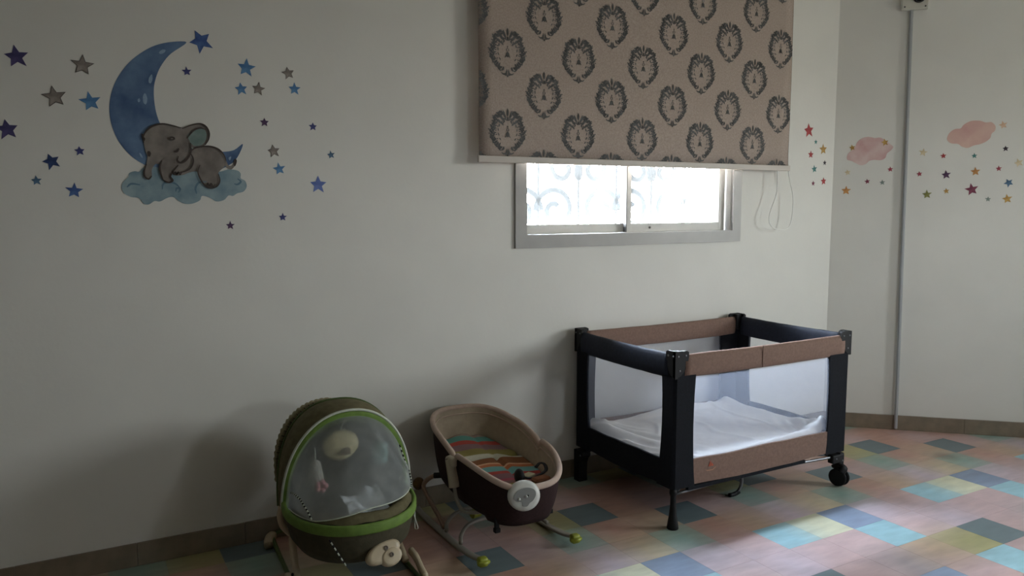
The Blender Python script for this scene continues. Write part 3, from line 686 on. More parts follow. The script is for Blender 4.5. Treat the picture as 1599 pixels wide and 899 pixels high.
# ------------------------------------------------------------------ playpen (travel cot)
navy = mat('navy_fabric', (21, 23, 29), .85, .2, 90, bump=.15, bscale=220, spec=.2)
navyL = mat('navy_rail_fabric', (27, 32, 46), .7, .2, 60, bump=.2, bscale=60, spec=.3)
taupe = mat('taupe_fabric', (128, 104, 93), .85, .12, 90, bump=.15, bscale=220, spec=.2)
blackp = mat('black_plastic', (17, 17, 19), .6, bump=.03, spec=.3)
steel = mat('steel', (130, 132, 136), .42, metal=1)
cot_net = net_mat('white_cot_netting', (216, 224, 244), .22, .5)
KX, KY = 2.865, 2.9725; hx, hy = .58, .3875
cot = thing('travel_cot', 'black and taupe mesh-sided travel cot standing under the window', 'playpen', (KX, KY, 0))
for sx_ in (-1, 1):
    for sy_ in (-1, 1):
        bm = bmesh.new()
        wl = .118 if sx_ < 0 else .145; ws = .085 if sy_ < 0 else .105
        nzr = 9; rings = []
        for k in range(nzr):
            z = .186+(.75-.186)*k/(nzr-1); t_ = k/(nzr-1)
            fl_ = .014*(2*t_-1)**2-.006
            a_, c_ = wl+fl_, ws+fl_+.02*(1-t_)**2
            th = .018
            L_ = [(0, .012), (.012, 0), (a_, 0), (a_, th), (th+.006, th+.006), (th, c_), (0, c_)]
            rings.append([bm.verts.new((sx_*(hx-x), sy_*(hy-y), z)) for x, y in L_])
        for A_, B_ in zip(rings, rings[1:]):
            for j in range(7): bm.faces.new((A_[j], A_[(j+1) % 7], B_[(j+1) % 7], B_[j]))
        bm.faces.new(rings[0]); bm.faces.new(rings[-1])
        obj('corner_sleeve', bm, navy, cot)
        # corner bracket
        bm = bmesh.new()
        sh = [(-.004, .812), (.060, .812), (.073, .806), (.074, .785), (.066, .752), (.050, .722), (.030, .702), (-.004, .69)]
        a0 = [(sx_*(hx-x), z) for x, z in sh]
        vs1 = [bm.verts.new((x, sy_*(hy+.004), z)) for x, z in a0]; vs2 = [bm.verts.new((x, sy_*(hy-.012), z)) for x, z in a0]
        bm.faces.new(vs1); bm.faces.new(vs2)
        for j in range(8): bm.faces.new((vs1[j], vs1[(j+1) % 8], vs2[(j+1) % 8], vs2[j]))
        sh2 = [(y*.82, z) for y, z in sh]
        vs1 = [bm.verts.new((sx_*(hx+.004), sy_*(hy-y), z)) for y, z in sh2]; vs2 = [bm.verts.new((sx_*(hx-.012), sy_*(hy-y), z)) for y, z in sh2]
        bm.faces.new(vs1); bm.faces.new(vs2)
        for j in range(8): bm.faces.new((vs1[j], vs1[(j+1) % 8], vs2[(j+1) % 8], vs2[j]))
        box(bm, min(sx_*(hx+.002), sx_*(hx-.045)), max(sx_*(hx+.002), sx_*(hx-.045)), min(sy_*(hy+.002), sy_*(hy-.04)), max(sy_*(hy+.002), sy_*(hy-.04)), .72, .810, .004)
        cb = obj('corner_bracket', bm, blackp, cot)
        for q_, z in ((.012, .79), (.056, .79), (.022, .725)):
            bm = bmesh.new(); lathe(bm, [(0, 0), (.005, 0), (.004, .002), (0, .003)], Matrix.Translation((sx_*(hx-q_), sy_*(hy+.004), z)) @ frame_to((0, sy_, 0)), 10); obj('rivet', bm, steel, cb, smooth=True)
            if q_ != .022:
                bm = bmesh.new(); lathe(bm, [(0, 0), (.005, 0), (.004, .002), (0, .003)], Matrix.Translation((sx_*(hx+.004), sy_*(hy-q_*.8), z)) @ frame_to((sx_, 0, 0)), 10); obj('rivet', bm, steel, cb, smooth=True)
        # feet
        bm = bmesh.new()
        fx, fy = sx_*(hx-.02), sy_*(hy-.02)
        if sx_ < 0:
            if sy_ < 0:
                lathe(bm, [(0, .185), (.017, .185), (.018, .165), (.013, .15), (.0135, .11), (.018, .06), (.025, .02), (.027, .004), (.025, 0), (0, 0)], Matrix.Translation((fx, fy, 0)), 14)
                obj('leg', bm, blackp, cot, smooth=True)
            else:
                P = [(0, .165), (.075, .165), (.078, .145), (.06, .125), (.05, .10), (.046, .05), (.05, .0), (.002, 0), (.004, .06), (0, .1)]
                v1 = [bm.verts.new((fx-.026, sy_*(hy-y), z)) for y, z in P]; v2 = [bm.verts.new((fx+.026, sy_*(hy-y), z)) for y, z in P]
                bm.faces.new(v1); bm.faces.new(v2)
                for j in range(10): bm.faces.new((v1[j], v1[(j+1) % 10], v2[(j+1) % 10], v2[j]))
                lg = obj('leg', bm, blackp, cot)
                bm = bmesh.new(); lathe(bm, [(0, 0), (.005, 0), (.004, .002), (0, .003)], Matrix.Translation((fx-.026, sy_*(hy-.06), .145)) @ frame_to((-1, 0, 0)), 10); obj('rivet', bm, steel, lg)
        else:
            box(bm, fx-.07, fx+.018, fy-.018, fy+.018, .125, .17, .006); box(bm, fx-.016, fx+.018, fy-.017, fy+.017, .075, .175, .006)
            lg = obj('wheel_bracket', bm, blackp, cot)
            for q_, z in ((-.045, .15), (.004, .135)):
                bm = bmesh.new(); lathe(bm, [(0, 0), (.005, 0), (.004, .002), (0, .003)], Matrix.Translation((fx+q_, fy+sy_*.018, z)) @ frame_to((0, sy_, 0)), 10); obj('rivet', bm, steel, lg)
            for dx_ in (-.010, .010):
                bm = bmesh.new(); lathe(bm, [(0, -.007), (.040, -.007), (.046, -.003), (.046, .003), (.040, .007), (0, .007)], Matrix.Translation((fx-.004+dx_*1.3, fy-.006, .046)) @ frame_to((1, .25, 0)), 22); obj('wheel', bm, blackp, cot, smooth=False)
            bm = bmesh.new(); tube(bm, [(fx-.02, fy-.03, .075), (fx-.002, fy-.035, .1), (fx+.0, fy-.005, .108), (fx, fy+.03, .09)], .012, 4, 8, ry=.02); obj('fender', bm, blackp, lg, smooth=True)
# top rails
def rail(name, a, b_, m_, w_=.034, h_=.104, sag=.004, seed=0):
    a = Vector(a); b_ = Vector(b_); bm = bmesh.new(); N = 34
    P = [a.lerp(b_, k/(N-1))-Vector((0, 0, sag*math.sin(math.pi*k/(N-1)))) for k in range(N)]
    def pf(t_, i):
        k = 1+.035*nz3((t_*9+seed, seed, 0), 1.)
        return [(x*w_/.1*(1+.08*nz3((t_*7, seed+3, 0), 1)), y*h_/.1*k) for x, y in rrect(.1, .1, .038, 3)]
    sweep(bm, P, pf, upv=(0, 0, 1)); return obj(name, bm, m_, cot, smooth=True)
zr = .742
rail('top_rail', (-hx+.055, -hy+.012, zr), (hx-.045, -hy+.012, zr), taupe, seed=1)
rail('top_rail', (-hx+.055, hy-.012, zr), (hx-.045, hy-.012, zr), taupe, seed=2)
tag(rail('top_rail', (-hx+.012, -hy+.05, zr), (-hx+.012, hy-.05, zr), navyL, h_=.110, seed=3), 'navy padded top rail')
tag(rail('top_rail', (hx-.012, -hy+.05, zr), (hx-.012, hy-.05, zr), navyL, h_=.110, seed=4), 'navy padded top rail')
# seam on the front rail
bm = bmesh.new(); tube(bm, [(-.05, -hy-.006, .795), (-.052, -hy-.0065, .742), (-.05, -hy-.006, .69)], .0018, 4, 6); obj('rail_seam', bm, mat('taupe_seam', (104, 78, 66), .8), cot)
# net
for nm, a, b_ in (('n', (-hx+.1, -hy+.01), (hx-.12, -hy+.01)), ('n', (-hx+.1, hy-.01), (hx-.12, hy-.01)), ('n', (-hx+.01, -hy+.07), (-hx+.01, hy-.08)), ('n', (hx-.01, -hy+.07), (hx-.01, hy-.08))):
    bm = bmesh.new(); vs = [bm.verts.new(v) for v in ((*a, .19), (*b_, .19), (*b_, .715), (*a, .715))]; bm.faces.new(vs); obj('netting', bm, cot_net, cot)
# lower panels
def panel(a, b_, m_, seed):
    a = Vector(a); b_ = Vector(b_); N = 26; bm = bmesh.new(); d = (b_-a).normalized(); nn = Vector((d.y, -d.x, 0))
    V = []
    for k in range(N):
        t_ = k/(N-1); p_ = a.lerp(b_, t_); zt = .306+.006*nz3((t_*5, seed, 0), 1); zb_ = .188+.006*math.cos(2*math.pi*t_)
        o_ = nn*(.002*nz3((t_*6, seed+5, 1), 1))
        V.append([bm.verts.new(p_+o_+nn*s+Vector((0, 0, z))) for s, z in ((.008, zb_), (.009, (zb_+zt)/2), (.007, zt), (-.006, zt), (-.006, zb_))])
    for A_, B_ in zip(V, V[1:]):
        for j in range(5): bm.faces.new((A_[j], A_[(j+1) % 5], B_[(j+1) % 5], B_[j]))
    return obj('lower_panel', bm, m_, cot, smooth=False)
pn = panel((-hx+.05, -hy+.01, 0), (hx-.05, -hy+.01, 0), taupe, 1); panel((hx-.05, hy-.01, 0), (-hx+.05, hy-.01, 0), taupe, 2)
tag(panel((-hx+.01, hy-.05, 0), (-hx+.01, -hy+.05, 0), navy, 3), 'navy lower panel'); tag(panel((hx-.01, -hy+.05, 0), (hx-.01, hy-.05, 0), navy, 4), 'navy lower panel')
# embroidered orange boat
orm = mat('orange_thread', (176, 84, 58), .8, .2, 300); yy = -hy-.0005
bm = bmesh.new()
for P in ([(-.372, .262), (-.358, .262), (-.358, .290)], [(-.355, .262), (-.338, .262), (-.355, .282)]):
    v1 = [bm.verts.new((x, yy, z)) for x, z in P]; bm.faces.new(v1)
obj('embroidered_sail', bm, orm, pn)
bm = bmesh.new(); P = [(-.392, .252), (-.38, .242), (-.345, .24), (-.328, .25), (-.322, .258), (-.345, .246), (-.38, .247)]
bm.faces.new([bm.verts.new((x, yy, z)) for x, z in P]); obj('embroidered_hull', bm, mat('tan_thread', (160, 120, 96), .8), pn)
# underside, floor board, bars, centre leg
bm = bmesh.new(); box(bm, -hx+.03, hx-.03, -hy+.025, hy-.025, .185, .2, .004); obj('base_board', bm, mat('dark_board', (30, 28, 28), .8), cot)
bm = bmesh.new(); box(bm, -hx+.09, .28, -hy+.0, -hy+.02, .168, .186, .004); obj('hem', bm, navy, cot)
for y in (-hy+.022, hy-.022):
    bm = bmesh.new(); tube(bm, [(-hx+.03, y, .158), (0, y, .172), (hx-.03, y, .155)], .007, 8, 8); obj('base_tube', bm, steel, cot, smooth=True)
for s_ in (1, -1):
    bm = bmesh.new(); tube(bm, [(-hx+.03, -s_*(hy-.022), .158), (0, 0, .165), (hx-.03, s_*(hy-.022), .158)], .007, 8, 8); obj('base_tube', bm, steel, cot, smooth=True)
bm = bmesh.new(); box(bm, -.09, .03, -.275, -.18, .14, .185, .008); obj('hub', bm, blackp, cot)
bm = bmesh.new(); tube(bm, [(-.055, -.235, .165), (-.01, -.235, .14), (.01, -.228, .08), (0, -.222, .03), (-.03, -.218, .012)], .0085, 7, 8); clg = obj('centre_leg', bm, steel, cot, smooth=True)
bm = bmesh.new(); tube(bm, [(0, -.222, .022), (-.025, -.218, .012), (-.06, -.216, .011)], .011, 4, 8); obj('rubber_foot', bm, blackp, clg, smooth=True)
# mattress + sheet
bm = bmesh.new(); box(bm, KX-hx+.035, KX+hx-.035, KY-hy+.035, KY+hy-.035, .2, .268, .015)
tag(obj('cot_mattress', bm, mat('mattress_ticking', (186, 158, 148), .85, .1, 60), smooth=False), 'dusty pink cot mattress under the white sheet in the travel cot', 'mattress')
sheetm = mat('white_sheet', (242, 241, 242), .85, .02, 8, bump=.3, bscale=35, sheen=.1)
bm = bmesh.new()
X0_, X1_, Y0_, Y1_ = -hx+.03, hx-.035, -hy+.032, hy-.035
def gauss(x, y, cx_, cy_, sx_, sy_, h): return h*math.exp(-((x-cx_)/sx_)**2-((y-cy_)/sy_)**2)
def sheet(u, v):
    x = X0_+u*(X1_-X0_); y = Y0_+v*(Y1_-Y0_)
    z = .292+.006*nz3((x*4, y*4, 0), 1)+.003*nz3((x*13, y*13, 2), 1)+.0035*abs(nz3((x*9+y*4, y*14-x*6, 5), 1))
    z += gauss(x, y, hx-.12, -hy+.07, .075, .045, .062)+gauss(x, y, hx-.05, -hy+.16, .05, .12, .03)+gauss(x, y, .12, hy-.05, .3, .035, .035)
    z += gauss(x, y, .46, hy-.04, .05, .05, .03)+gauss(x, y, -hx+.08, hy-.12, .05, .14, .028)+gauss(x, y, .25, -hy+.05, .25, .03, .02)
    # rumples along the left edge
    k = math.exp(-((x+hx-.10)/.09)**2)
    z += k*.026*math.sin((y*.8+x*2.0)*34+3*nz3((x*6, y*6, 3), 1))*(.6+.4*math.sin(y*9))
    z += .006*math.exp(-((nz3((x*3, y*3, 9), 1))/.07)**2)
    k2 = math.exp(-((x-hx+.12)/.12)**2)*math.exp(-((y+hy-.12)/.15)**2)
    z += k2*.010*math.sin((x-y*.7)*75)
    # edge falls
    ex = min((x-X0_)/.03, (X1_-x)/.03, (y-Y0_)/.022, 1)
    z -= .025*(1-max(0, ex))**2
    if z < .273 and ex > .3: z = .273
    return Vector((KX+x, KY+y, z))
grid(bm, sheet, 150, 104)
solid(obj('bed_sheet', bm, sheetm, smooth=True), .0016)
tag(bpy.data.objects['bed_sheet'], 'rumpled white sheet spread over the mattress inside the travel cot', 'sheet')

# ------------------------------------------------------------------ brown bassinet rocker
brown = mat('dark_brown_fabric', (52, 36, 36), .85, .15, 80, bump=.12, bscale=200, spec=.2)
pinkp = mat('pink_beige_piping', (188, 166, 152), .75, .08, 40, bump=.1, bscale=150)
lining = mat('beige_lining', (176, 162, 142), .85, .08, 30, bump=.2, bscale=60)
greyp = mat('warm_grey_plastic', (150, 144, 134), .4)
beigep = mat('beige_plastic', (184, 172, 152), .42)
lime = mat('olive_lime_rubber', (150, 158, 52), .45, .2, 40)
BXc, BYc = 1.597, 2.985
bas = thing('baby_bassinet_rocker', 'dark brown baby bassinet rocker with pink-beige rim beside the green seat', 'baby rocker', (BXc, BYc, 0))
def bplan(a):   # a angle, 0=+x ; -90 deg = foot (towards room)
    c_, s_ = math.cos(a), math.sin(a)
    e_ = .64
    x = .212*math.copysign(abs(c_)**e_, c_)
    y = (.375 if s_ > 0 else .365)*math.copysign(abs(s_)**(.92 if s_ < 0 else .8), s_)
    return x, y
def brim(y):
    if y > -.045:
        t_ = min(1, (y+.045)/.30); return .386+.062*(1-(1-t_)**1.8)+.03*max(0, (y-.2)/.18)
    t_ = (-.045-y)/.32; return .397-.010*t_-.068*t_**2.2
def bbot(y): return .2+.10*y+ (.02 if y > .25 else 0)-(.015 if y < -.25 else 0)
NB = 96
rimP = []
for k in range(NB):
    a = 2*math.pi*k/NB+math.pi/NB; x, y = bplan(a); z = brim(y)
    d_ = abs(y+.045)
    if d_ < .02: z -= .012*(1-d_/.02)
    rimP.append(Vector((x, y, z)))
def shell(off, top, bot_in, name, m_, zoff=0, floorz=None):
    bm = bmesh.new(); nr = 7; R_ = []
    for r in range(nr):
        t_ = r/(nr-1)
        ring = []
        for p_ in rimP:
            zb_ = bbot(p_.y)+zoff; s_ = 1-off-.10*t_**2*(1 if p_.y > -.1 else 1.25)-bot_in*t_
            ring.append(bm.verts.new((p_.x*s_, p_.y*s_, p_.z-.004-(p_.z-.004-zb_)*t_)))
        R_.append(ring)
    for A_, B_ in zip(R_, R_[1:]):
        for j in range(NB): bm.faces.new((A_[j], A_[(j+1) % NB], B_[(j+1) % NB], B_[j]))
    c_ = bm.verts.new((0, 0, bbot(0)+zoff-.01))
    for j in range(NB): bm.faces.new((R_[-1][j], R_[-1][(j+1) % NB], c_))
    return obj(name, bm, m_, bas, smooth=True)
shell(.0, 0, 0, 'outer_cover', brown); shell(.035, 0, 0, 'lining', lining, zoff=.02)
bm = bmesh.new(); sweep(bm, rimP, circ(.0125, .0135, 10), closed=True, upv=(0, 0, 1)); tag(obj('padded_rim', bm, pinkp, bas, smooth=True), 'pink-beige padded rim')
bm = bmesh.new(); P = [Vector((p_.x*.955, p_.y*.955, p_.z-.028)) for p_ in rimP]; sweep(bm, P, circ(.003, .003, 6), closed=True, upv=(0, 0, 1)); obj('piping', bm, pinkp, bas, smooth=True)
# striped cushion
sm_ = bpy.data.materials.new('striped_cushion_fabric'); sm_.use_nodes = True; n = sm_.node_tree; b = n.nodes['Principled BSDF']; b.inputs['Roughness'].default_value = .85; b.inputs['Specular IOR Level'].default_value = .15
t = n.nodes.new('ShaderNodeTexCoord'); sx3 = n.nodes.new('ShaderNodeSeparateXYZ'); n.links.new(t.outputs['Object'], sx3.inputs[0])
ad = n.nodes.new('ShaderNodeMath'); ad.operation = 'MULTIPLY_ADD'; ad.inputs[1].default_value = .18; n.links.new(sx3.outputs['X'], ad.inputs[0]); n.links.new(sx3.outputs['Y'], ad.inputs[2])
mr2 = n.nodes.new('ShaderNodeMapRange'); mr2.inputs['From Min'].default_value = .36; mr2.inputs['From Max'].default_value = -.28; n.links.new(ad.outputs[0], mr2.inputs[0])
rp = n.nodes.new('ShaderNodeValToRGB'); rp.color_ramp.interpolation = 'CONSTANT'; n.links.new(mr2.outputs[0], rp.inputs[0]); n.links.new(rp.outputs[0], b.inputs['Base Color'])
STR = [(.0, (176, 150, 140)), (.06, (96, 160, 150)), (.13, (190, 76, 66)), (.18, (142, 110, 116)), (.26, (150, 140, 78)), (.36, (204, 202, 182)), (.42, (140, 88, 56)), (.52, (224, 172, 130)), (.54, (200, 112, 70)), (.58, (110, 172, 170)), (.65, (190, 76, 70)), (.69, (146, 104, 112)), (.76, (186, 84, 100)), (.79, (152, 108, 108)), (.83, (168, 158, 84)), (.90, (60, 42, 44))]
els = rp.color_ramp.elements
els[0].position = 0; els[0].color = (*lin(STR[0][1]), 1); els[1].position = STR[1][0]; els[1].color = (*lin(STR[1][1]), 1)
STR = [(p_, tuple(x*.85+.15*sum(c_)/3 for x in c_)) for p_, c_ in STR]
els[0].color = (*lin(STR[0][1]), 1); els[1].color = (*lin(STR[1][1]), 1)
for p_, c_ in STR[2:]:
    e_ = els.new(p_); e_.color = (*lin(c_), 1)
bm = bmesh.new()
def cush(u, v):
    y = .335-v*.60; hw = .185*min(1, max(.0, (1-((y)/.37)**2))**.45)
    x = (u*2-1)*hw
    z = .296+.10*y*.9 if y > .07 else .3023-(.07-y)*.15
    z += .02*max(0, (y-.2)/.13)
    cre = -.018*math.exp(-((x-.055)/.013)**2)*(1 if y < .1 else .3)      # length-wise crease
    cre += -.018*math.exp(-((y-.095)/.012)**2)
    cre += -.010*math.exp(-((y+.16)/.012)**2)*0
    z += cre+.012*math.cos(math.pi*min(1, abs(x)/hw))*.6+.004*nz3((x*14, y*14, 1), 1)
    return Vector((x, y, z))
grid(bm, cush, 46, 80); solid(obj('striped_cushion', bm, sm_, bas, smooth=True), .004)
bm = bmesh.new()
def fc(u, v):
    y = -.255-v*.08; hw = .19*max(.0, (1-((y)/.37)**2))**.45
    return Vector(((u*2-1)*hw, y, .222+.01*nz3((u*3, v*3, 0), 1)+v*.02))
grid(bm, fc, 14, 8); obj('foot_pad', bm, brown, bas, smooth=True)
# harness buckle and pads
bk = thing('safety_harness', 'black safety harness straps with brown and cream pads lying in the brown bassinet', 'harness', (BXc+.06, BYc-.22, .278))
bm = bmesh.new()
ell(bm, (-.045, .02, .03), (.020, .030, .034)); tag(obj('shoulder_strap', bm, blackp, bk, smooth=True), 'black buckle')
bm = bmesh.new(); sweep(bm, catmull([(-.04, .02, .03), (0, .0, .022), (.04, -.01, .034), (.075, .0, .045), (.085, .03, .06), (.07, .045, .062), (.045, .035, .05)], 5), rrect(.016, .005, .002, 1), upv=(0, 0, 1)); obj('strap', bm, blackp, bk, smooth=True)
bm = bmesh.new(); box(bm, -.01, .05, .01, .05, .012, .028, .007, M=Matrix.Rotation(.4, 4, 'Z')); tag(obj('cream_pad', bm, mat('cream_pad', (196, 190, 164), .85), bk, smooth=True), 'cream strap pad')
bm = bmesh.new(); box(bm, -.015, .065, -.062, -.012, .012, .034, .012, M=Matrix.Rotation(.1, 4, 'Z')); tag(obj('crotch_pad', bm, mat('rust_pad', (132, 84, 56), .85, .1, 50), bk, smooth=True), 'rust brown crotch pad')
# badge
bdir = Vector((-.25, -.90, .30)); Mb = Matrix.Translation((-.062, -.362, .294)) @ frame_to(bdir)
bm = bmesh.new(); lathe(bm, [(0, -.01), (.05, -.01), (.061, .004), (.062, .014), (.054, .024), (.045, .027), (0, .027)], Mb @ Matrix.Diagonal((1.08, .98, 1, 1)), 32); bd = tag(obj('vibration_unit', bm, mat('white_plastic', (206, 206, 200), .35), bas, smooth=True), 'round white plastic unit on the foot end')
bm = bmesh.new()
P = catmull([(-.046, -.006, 0), (-.03, .018, 0), (.005, .03, 0), (.038, .022, 0), (.046, .002, 0), (.034, -.02, 0), (.018, -.03, 0), (.006, -.042, 0), (-.012, -.04, 0), (-.014, -.024, 0), (-.034, -.02, 0)], 4, True)
prism(bm, [(p_.x, p_.y) for p_ in P], .026, .0295, Mb); obj('grey_inset', bm, mat('grey_inset', (138, 140, 138), .4), bd)
for q_ in ((-.024, -.012), (.006, -.004)):
    bm = bmesh.new(); lathe(bm, [(0, .029), (.006, .029), (.004, .036), (0, .037)], Mb @ Matrix.Translation((*q_, 0)), 12); obj('button', bm, mat('white_plastic', (0, 0, 0)), bd, smooth=True)
bm = bmesh.new(); lathe(bm, [(0, .029), (.004, .029), (.003, .031), (0, .031)], Mb @ Matrix.Translation((.013, -.001, 0)), 10); obj('light_hole', bm, blackp, bd)
# hinge handles, both sides
for sg in (-1, 1):
    bm = bmesh.new(); X_ = sg*.226
    lathe(bm, [(0, -.014), (.024, -.014), (.027, 0), (.024, .014), (0, .014)], Matrix.Translation((X_, -.03, .365)) @ frame_to((1, 0, 0)) @ Matrix.Diagonal((1, 1, 1, 1)), 18)
    tube(bm, [(X_, -.03, .375), (X_, -.045, .33), (X_, -.06, .285), (X_, -.065, .262)], .015, 5, 10, ry=.024)
    box(bm, X_-.012, X_+.012, -.075, -.015, .35, .39, .008)
    hg = obj('hinge_arm', bm, beigep, bas, smooth=True)
    bm = bmesh.new(); lathe(bm, [(0, 0), (.013, 0), (.011, .004), (0, .004)], Matrix.Translation((X_+sg*.014, -.025, .365)) @ frame_to((sg, 0, 0)), 14); obj('hinge_cap', bm, mat('brown_plastic', (92, 76, 66), .4), hg)
    # curved front tube below hinge
    bm = bmesh.new(); tube(bm, [(X_, -.065, .27), (X_, -.085, .22), (X_*.97, -.12, .185), (X_*.85, -.15, .175), (X_*.5, -.16, .17), (0, -.16, .168)], .0085, 6, 8); obj('support_tube', bm, greyp, bas, smooth=True)
    # rear tube
    bm = bmesh.new(); tube(bm, [(sg*.16, .20, .222), (sg*.20, .235, .21), (sg*.228, .262, .165), (sg*.222, .21, .115), (sg*.212, .12, .06), (sg*.212, .075, .03)], .0105, 6, 8); rt_ = obj('rear_tube', bm, mat('tan_tube', (150, 124, 106), .5), bas, smooth=True)
    bm = bmesh.new(); tube(bm, [(sg*.15, .19, .225), (sg*.19, .225, .218)], .014, 3, 8); obj('tube_sleeve', bm, blackp, rt_, smooth=True)
    bm = bmesh.new(); ell(bm, (sg*.215, .352, .145), (.028, .024, .030)); tag(obj('rear_bumper', bm, mat('rust_olive_rubber', (120, 92, 44), .6, col2=(84, 50, 28), vscale=30), rt_, smooth=True), 'rust and olive rear bumper')
    # runner
    bm = bmesh.new()
    P = [(sg*.222, .375, .022), (sg*.222, .28, .014), (sg*.222, .1, .012), (sg*.222, -.08, .011), (sg*.222, -.22, .022), (sg*.222, -.305, .04)]
    sweep(bm, catmull(P, 5), rrect(.034, .012, .005, 2), upv=(0, 0, 1)); rn_ = obj('runner', bm, greyp, bas, smooth=True)
    # rubber end caps
    for yy_, zz_ in ((-.315, .036),):
        bm = bmesh.new(); box(bm, sg*.222-.02, sg*.222+.02, yy_-.018, yy_+.018, zz_-.02, zz_+.018, .009)
        tube(bm, [(sg*.222-.024, yy_-.006, zz_-.004), (sg*.222, yy_-.022, zz_), (sg*.222+.024, yy_-.006, zz_-.004)], .009, 4, 8)
        tag(obj('rubber_cap', bm, lime, rn_, smooth=True), 'olive green rubber cap')
for y0, ym in ((.06, .13), (-.085, -.01)):
    bm = bmesh.new(); tube(bm, [(-.216, y0-.02, .028), (-.195, y0+.02, .045), (-.14, ym-.01, .062), (-.06, ym+.01, .066), (.06, ym+.01, .066), (.14, ym-.01, .062), (.195, y0+.02, .045), (.216, y0-.02, .028)], .009, 6, 8); obj('cross_tube', bm, greyp, bas, smooth=True)
bm = bmesh.new(); lathe(bm, [(0, -.02), (.02, -.02), (.02, .02), (0, .02)], Matrix.Translation((-.05, .085, .06)) @ frame_to((1, .2, 0)), 12); tag(obj('recline_knob', bm, lime, bas), 'olive knob')
for x_, y_ in ((-.13, -.265), (.165, -.20)):
    bm = bmesh.new(); box(bm, x_-.010, x_+.010, y_-.006, y_+.006, .13, .19, .003); box(bm, x_-.013, x_+.013, y_-.012, y_+.010, .118, .138, .004); obj('strap_foot', bm, blackp, bas)

# ------------------------------------------------------------------ green covered baby seat
AXc, AYc, ARZ = .905, 2.90, rad(-3)
ag = thing('covered_baby_seat', 'green baby rocker seat with an olive hood and white net cover', 'baby seat', (AXc, AYc, 0), ARZ)
olive = mat('olive_brown_fabric', (106, 100, 74), .85, .16, 40, bump=.2, bscale=120, spec=.2)
olived = mat('dark_olive_fabric', (80, 76, 60), .85, .15, 40, bump=.2, bscale=120, spec=.2)
green = mat('lime_green_trim', (106, 136, 56), .7, .12, 40, bump=.1, bscale=150)
whitep = mat('white_piping', (198, 204, 190), .7)
greent = mat('green_tube', (74, 92, 44), .4)
cream = mat('cream_plastic', (196, 180, 152), .42, .06, 20)
# tub
def aplan(a, s=1):
    c_, s_ = math.cos(a), math.sin(a)
    return .243*s*math.copysign(abs(c_)**.9, c_), (.30 if s_ < 0 else .26)*s*math.copysign(abs(s_)**.95, s_)
def arimz(y): return .305+.02*max(0, y)/.26*4
NA = 64; bm = bmesh.new(); R_ = []
for s_, dz in ((1, 0), (.99, -.04), (.93, -.085), (.82, -.125), (.6, -.155), (.3, -.17)):
    R_.append([bm.verts.new((aplan(2*math.pi*k/NA, s_)[0], aplan(2*math.pi*k/NA, s_)[1]+(1-s_)*.02, arimz(aplan(2*math.pi*k/NA)[1])*(1 if dz > -.05 else .92)+dz)) for k in range(NA)])
for A_, B_ in zip(R_, R_[1:]):
    for j in range(NA): bm.faces.new((A_[j], A_[(j+1) % NA], B_[(j+1) % NA], B_[j]))
bm.faces.new(R_[-1]); obj('tub', bm, olived, ag, smooth=True)
bm = bmesh.new(); P = [Vector((*aplan(2*math.pi*k/NA, 1.005), arimz(aplan(2*math.pi*k/NA)[1])-.004)) for k in range(NA)]
sweep(bm, P, [(x, y) for x, y in rrect(.018, .040, .008, 2)], closed=True, upv=(0, 0, 1)); tag(obj('rim', bm, green, ag, smooth=True), 'lime green rim')
bm = bmesh.new()   # inner seat
def aseat(u, v):
    y = -.24+v*.44; hw = .2*max(0.05, 1-(abs(y+.0)/.30)**2.6)**.5
    z = .19+.05*max(0, -y-.12)/.12 + (.34*max(0, (y+.02)/.22)**1.15)
    x = (u*2-1)*hw
    return Vector((x, y, z+.06*(u*2-1)**2+.006*nz3((x*12, y*12, 0), 1)))
grid(bm, aseat, 20, 26); obj('seat_liner', bm, mat('charcoal_liner', (78, 78, 70), .85, .15, 30), ag, smooth=True)
# soft front apron under the net
bm = bmesh.new()
def apr(u, v):
    a = rad(200+u*140); x, y = aplan(a, .97-.30*v); return Vector((x, y, .318+.03*math.sin(math.pi*min(1, v*1.3))-.03*v*v+.010*nz3((x*18, y*18, 4), 1)))
grid(bm, apr, 30, 8); obj('front_apron', bm, olive, ag, smooth=True)
# hood
def harc(v, hw, zt, z0, cxx=0.0, pw=.86, ze=.8):
    def f(t_):
        a = math.pi*(1-t_); return Vector((cxx+hw*math.copysign(abs(math.cos(a))**pw, math.cos(a)), v[0]+(v[1]-v[0])*math.sin(a), z0+(zt-z0)*math.sin(a)**ze))
    return f
A0 = harc((.05, -.01), .247, .655, .30, .006, .93, .94)
A1 = harc((.06, .07), .252, .674, .30, .0, .86, .84)
A2 = harc((.07, .16), .254, .668, .30, .0)
A3 = harc((.08, .26), .250, .62, .30, .0)
A4 = harc((.10, .33), .242, .50, .31, .0)
A5 = harc((.14, .34), .225, .38, .31, .0)
arcs = [A0, A1, A2, A3, A4, A5]
def hood(u, v):
    k = v*(len(arcs)-1); i_ = min(int(k), len(arcs)-2); f_ = k-i_
    p0 = arcs[max(0, i_-1)](u); p1 = arcs[i_](u); p2 = arcs[i_+1](u); p3 = arcs[min(len(arcs)-1, i_+2)](u)
    return .5*((2*p1)+(p2-p0)*f_+(2*p0-5*p1+4*p2-p3)*f_**2+(3*p1-p0-3*p2+p3)*f_**3)
bm = bmesh.new(); grid(bm, hood, 44, 26); solid(obj('hood', bm, olive, ag, smooth=True), .003)
def arcpath(f, n_=44, sc_=1.0, off=Vector((0, 0, 0))):
    return [Vector((f(k/(n_-1)).x*sc_, f(k/(n_-1)).y, .3+(f(k/(n_-1)).z-.3)*sc_))+off for k in range(n_)]
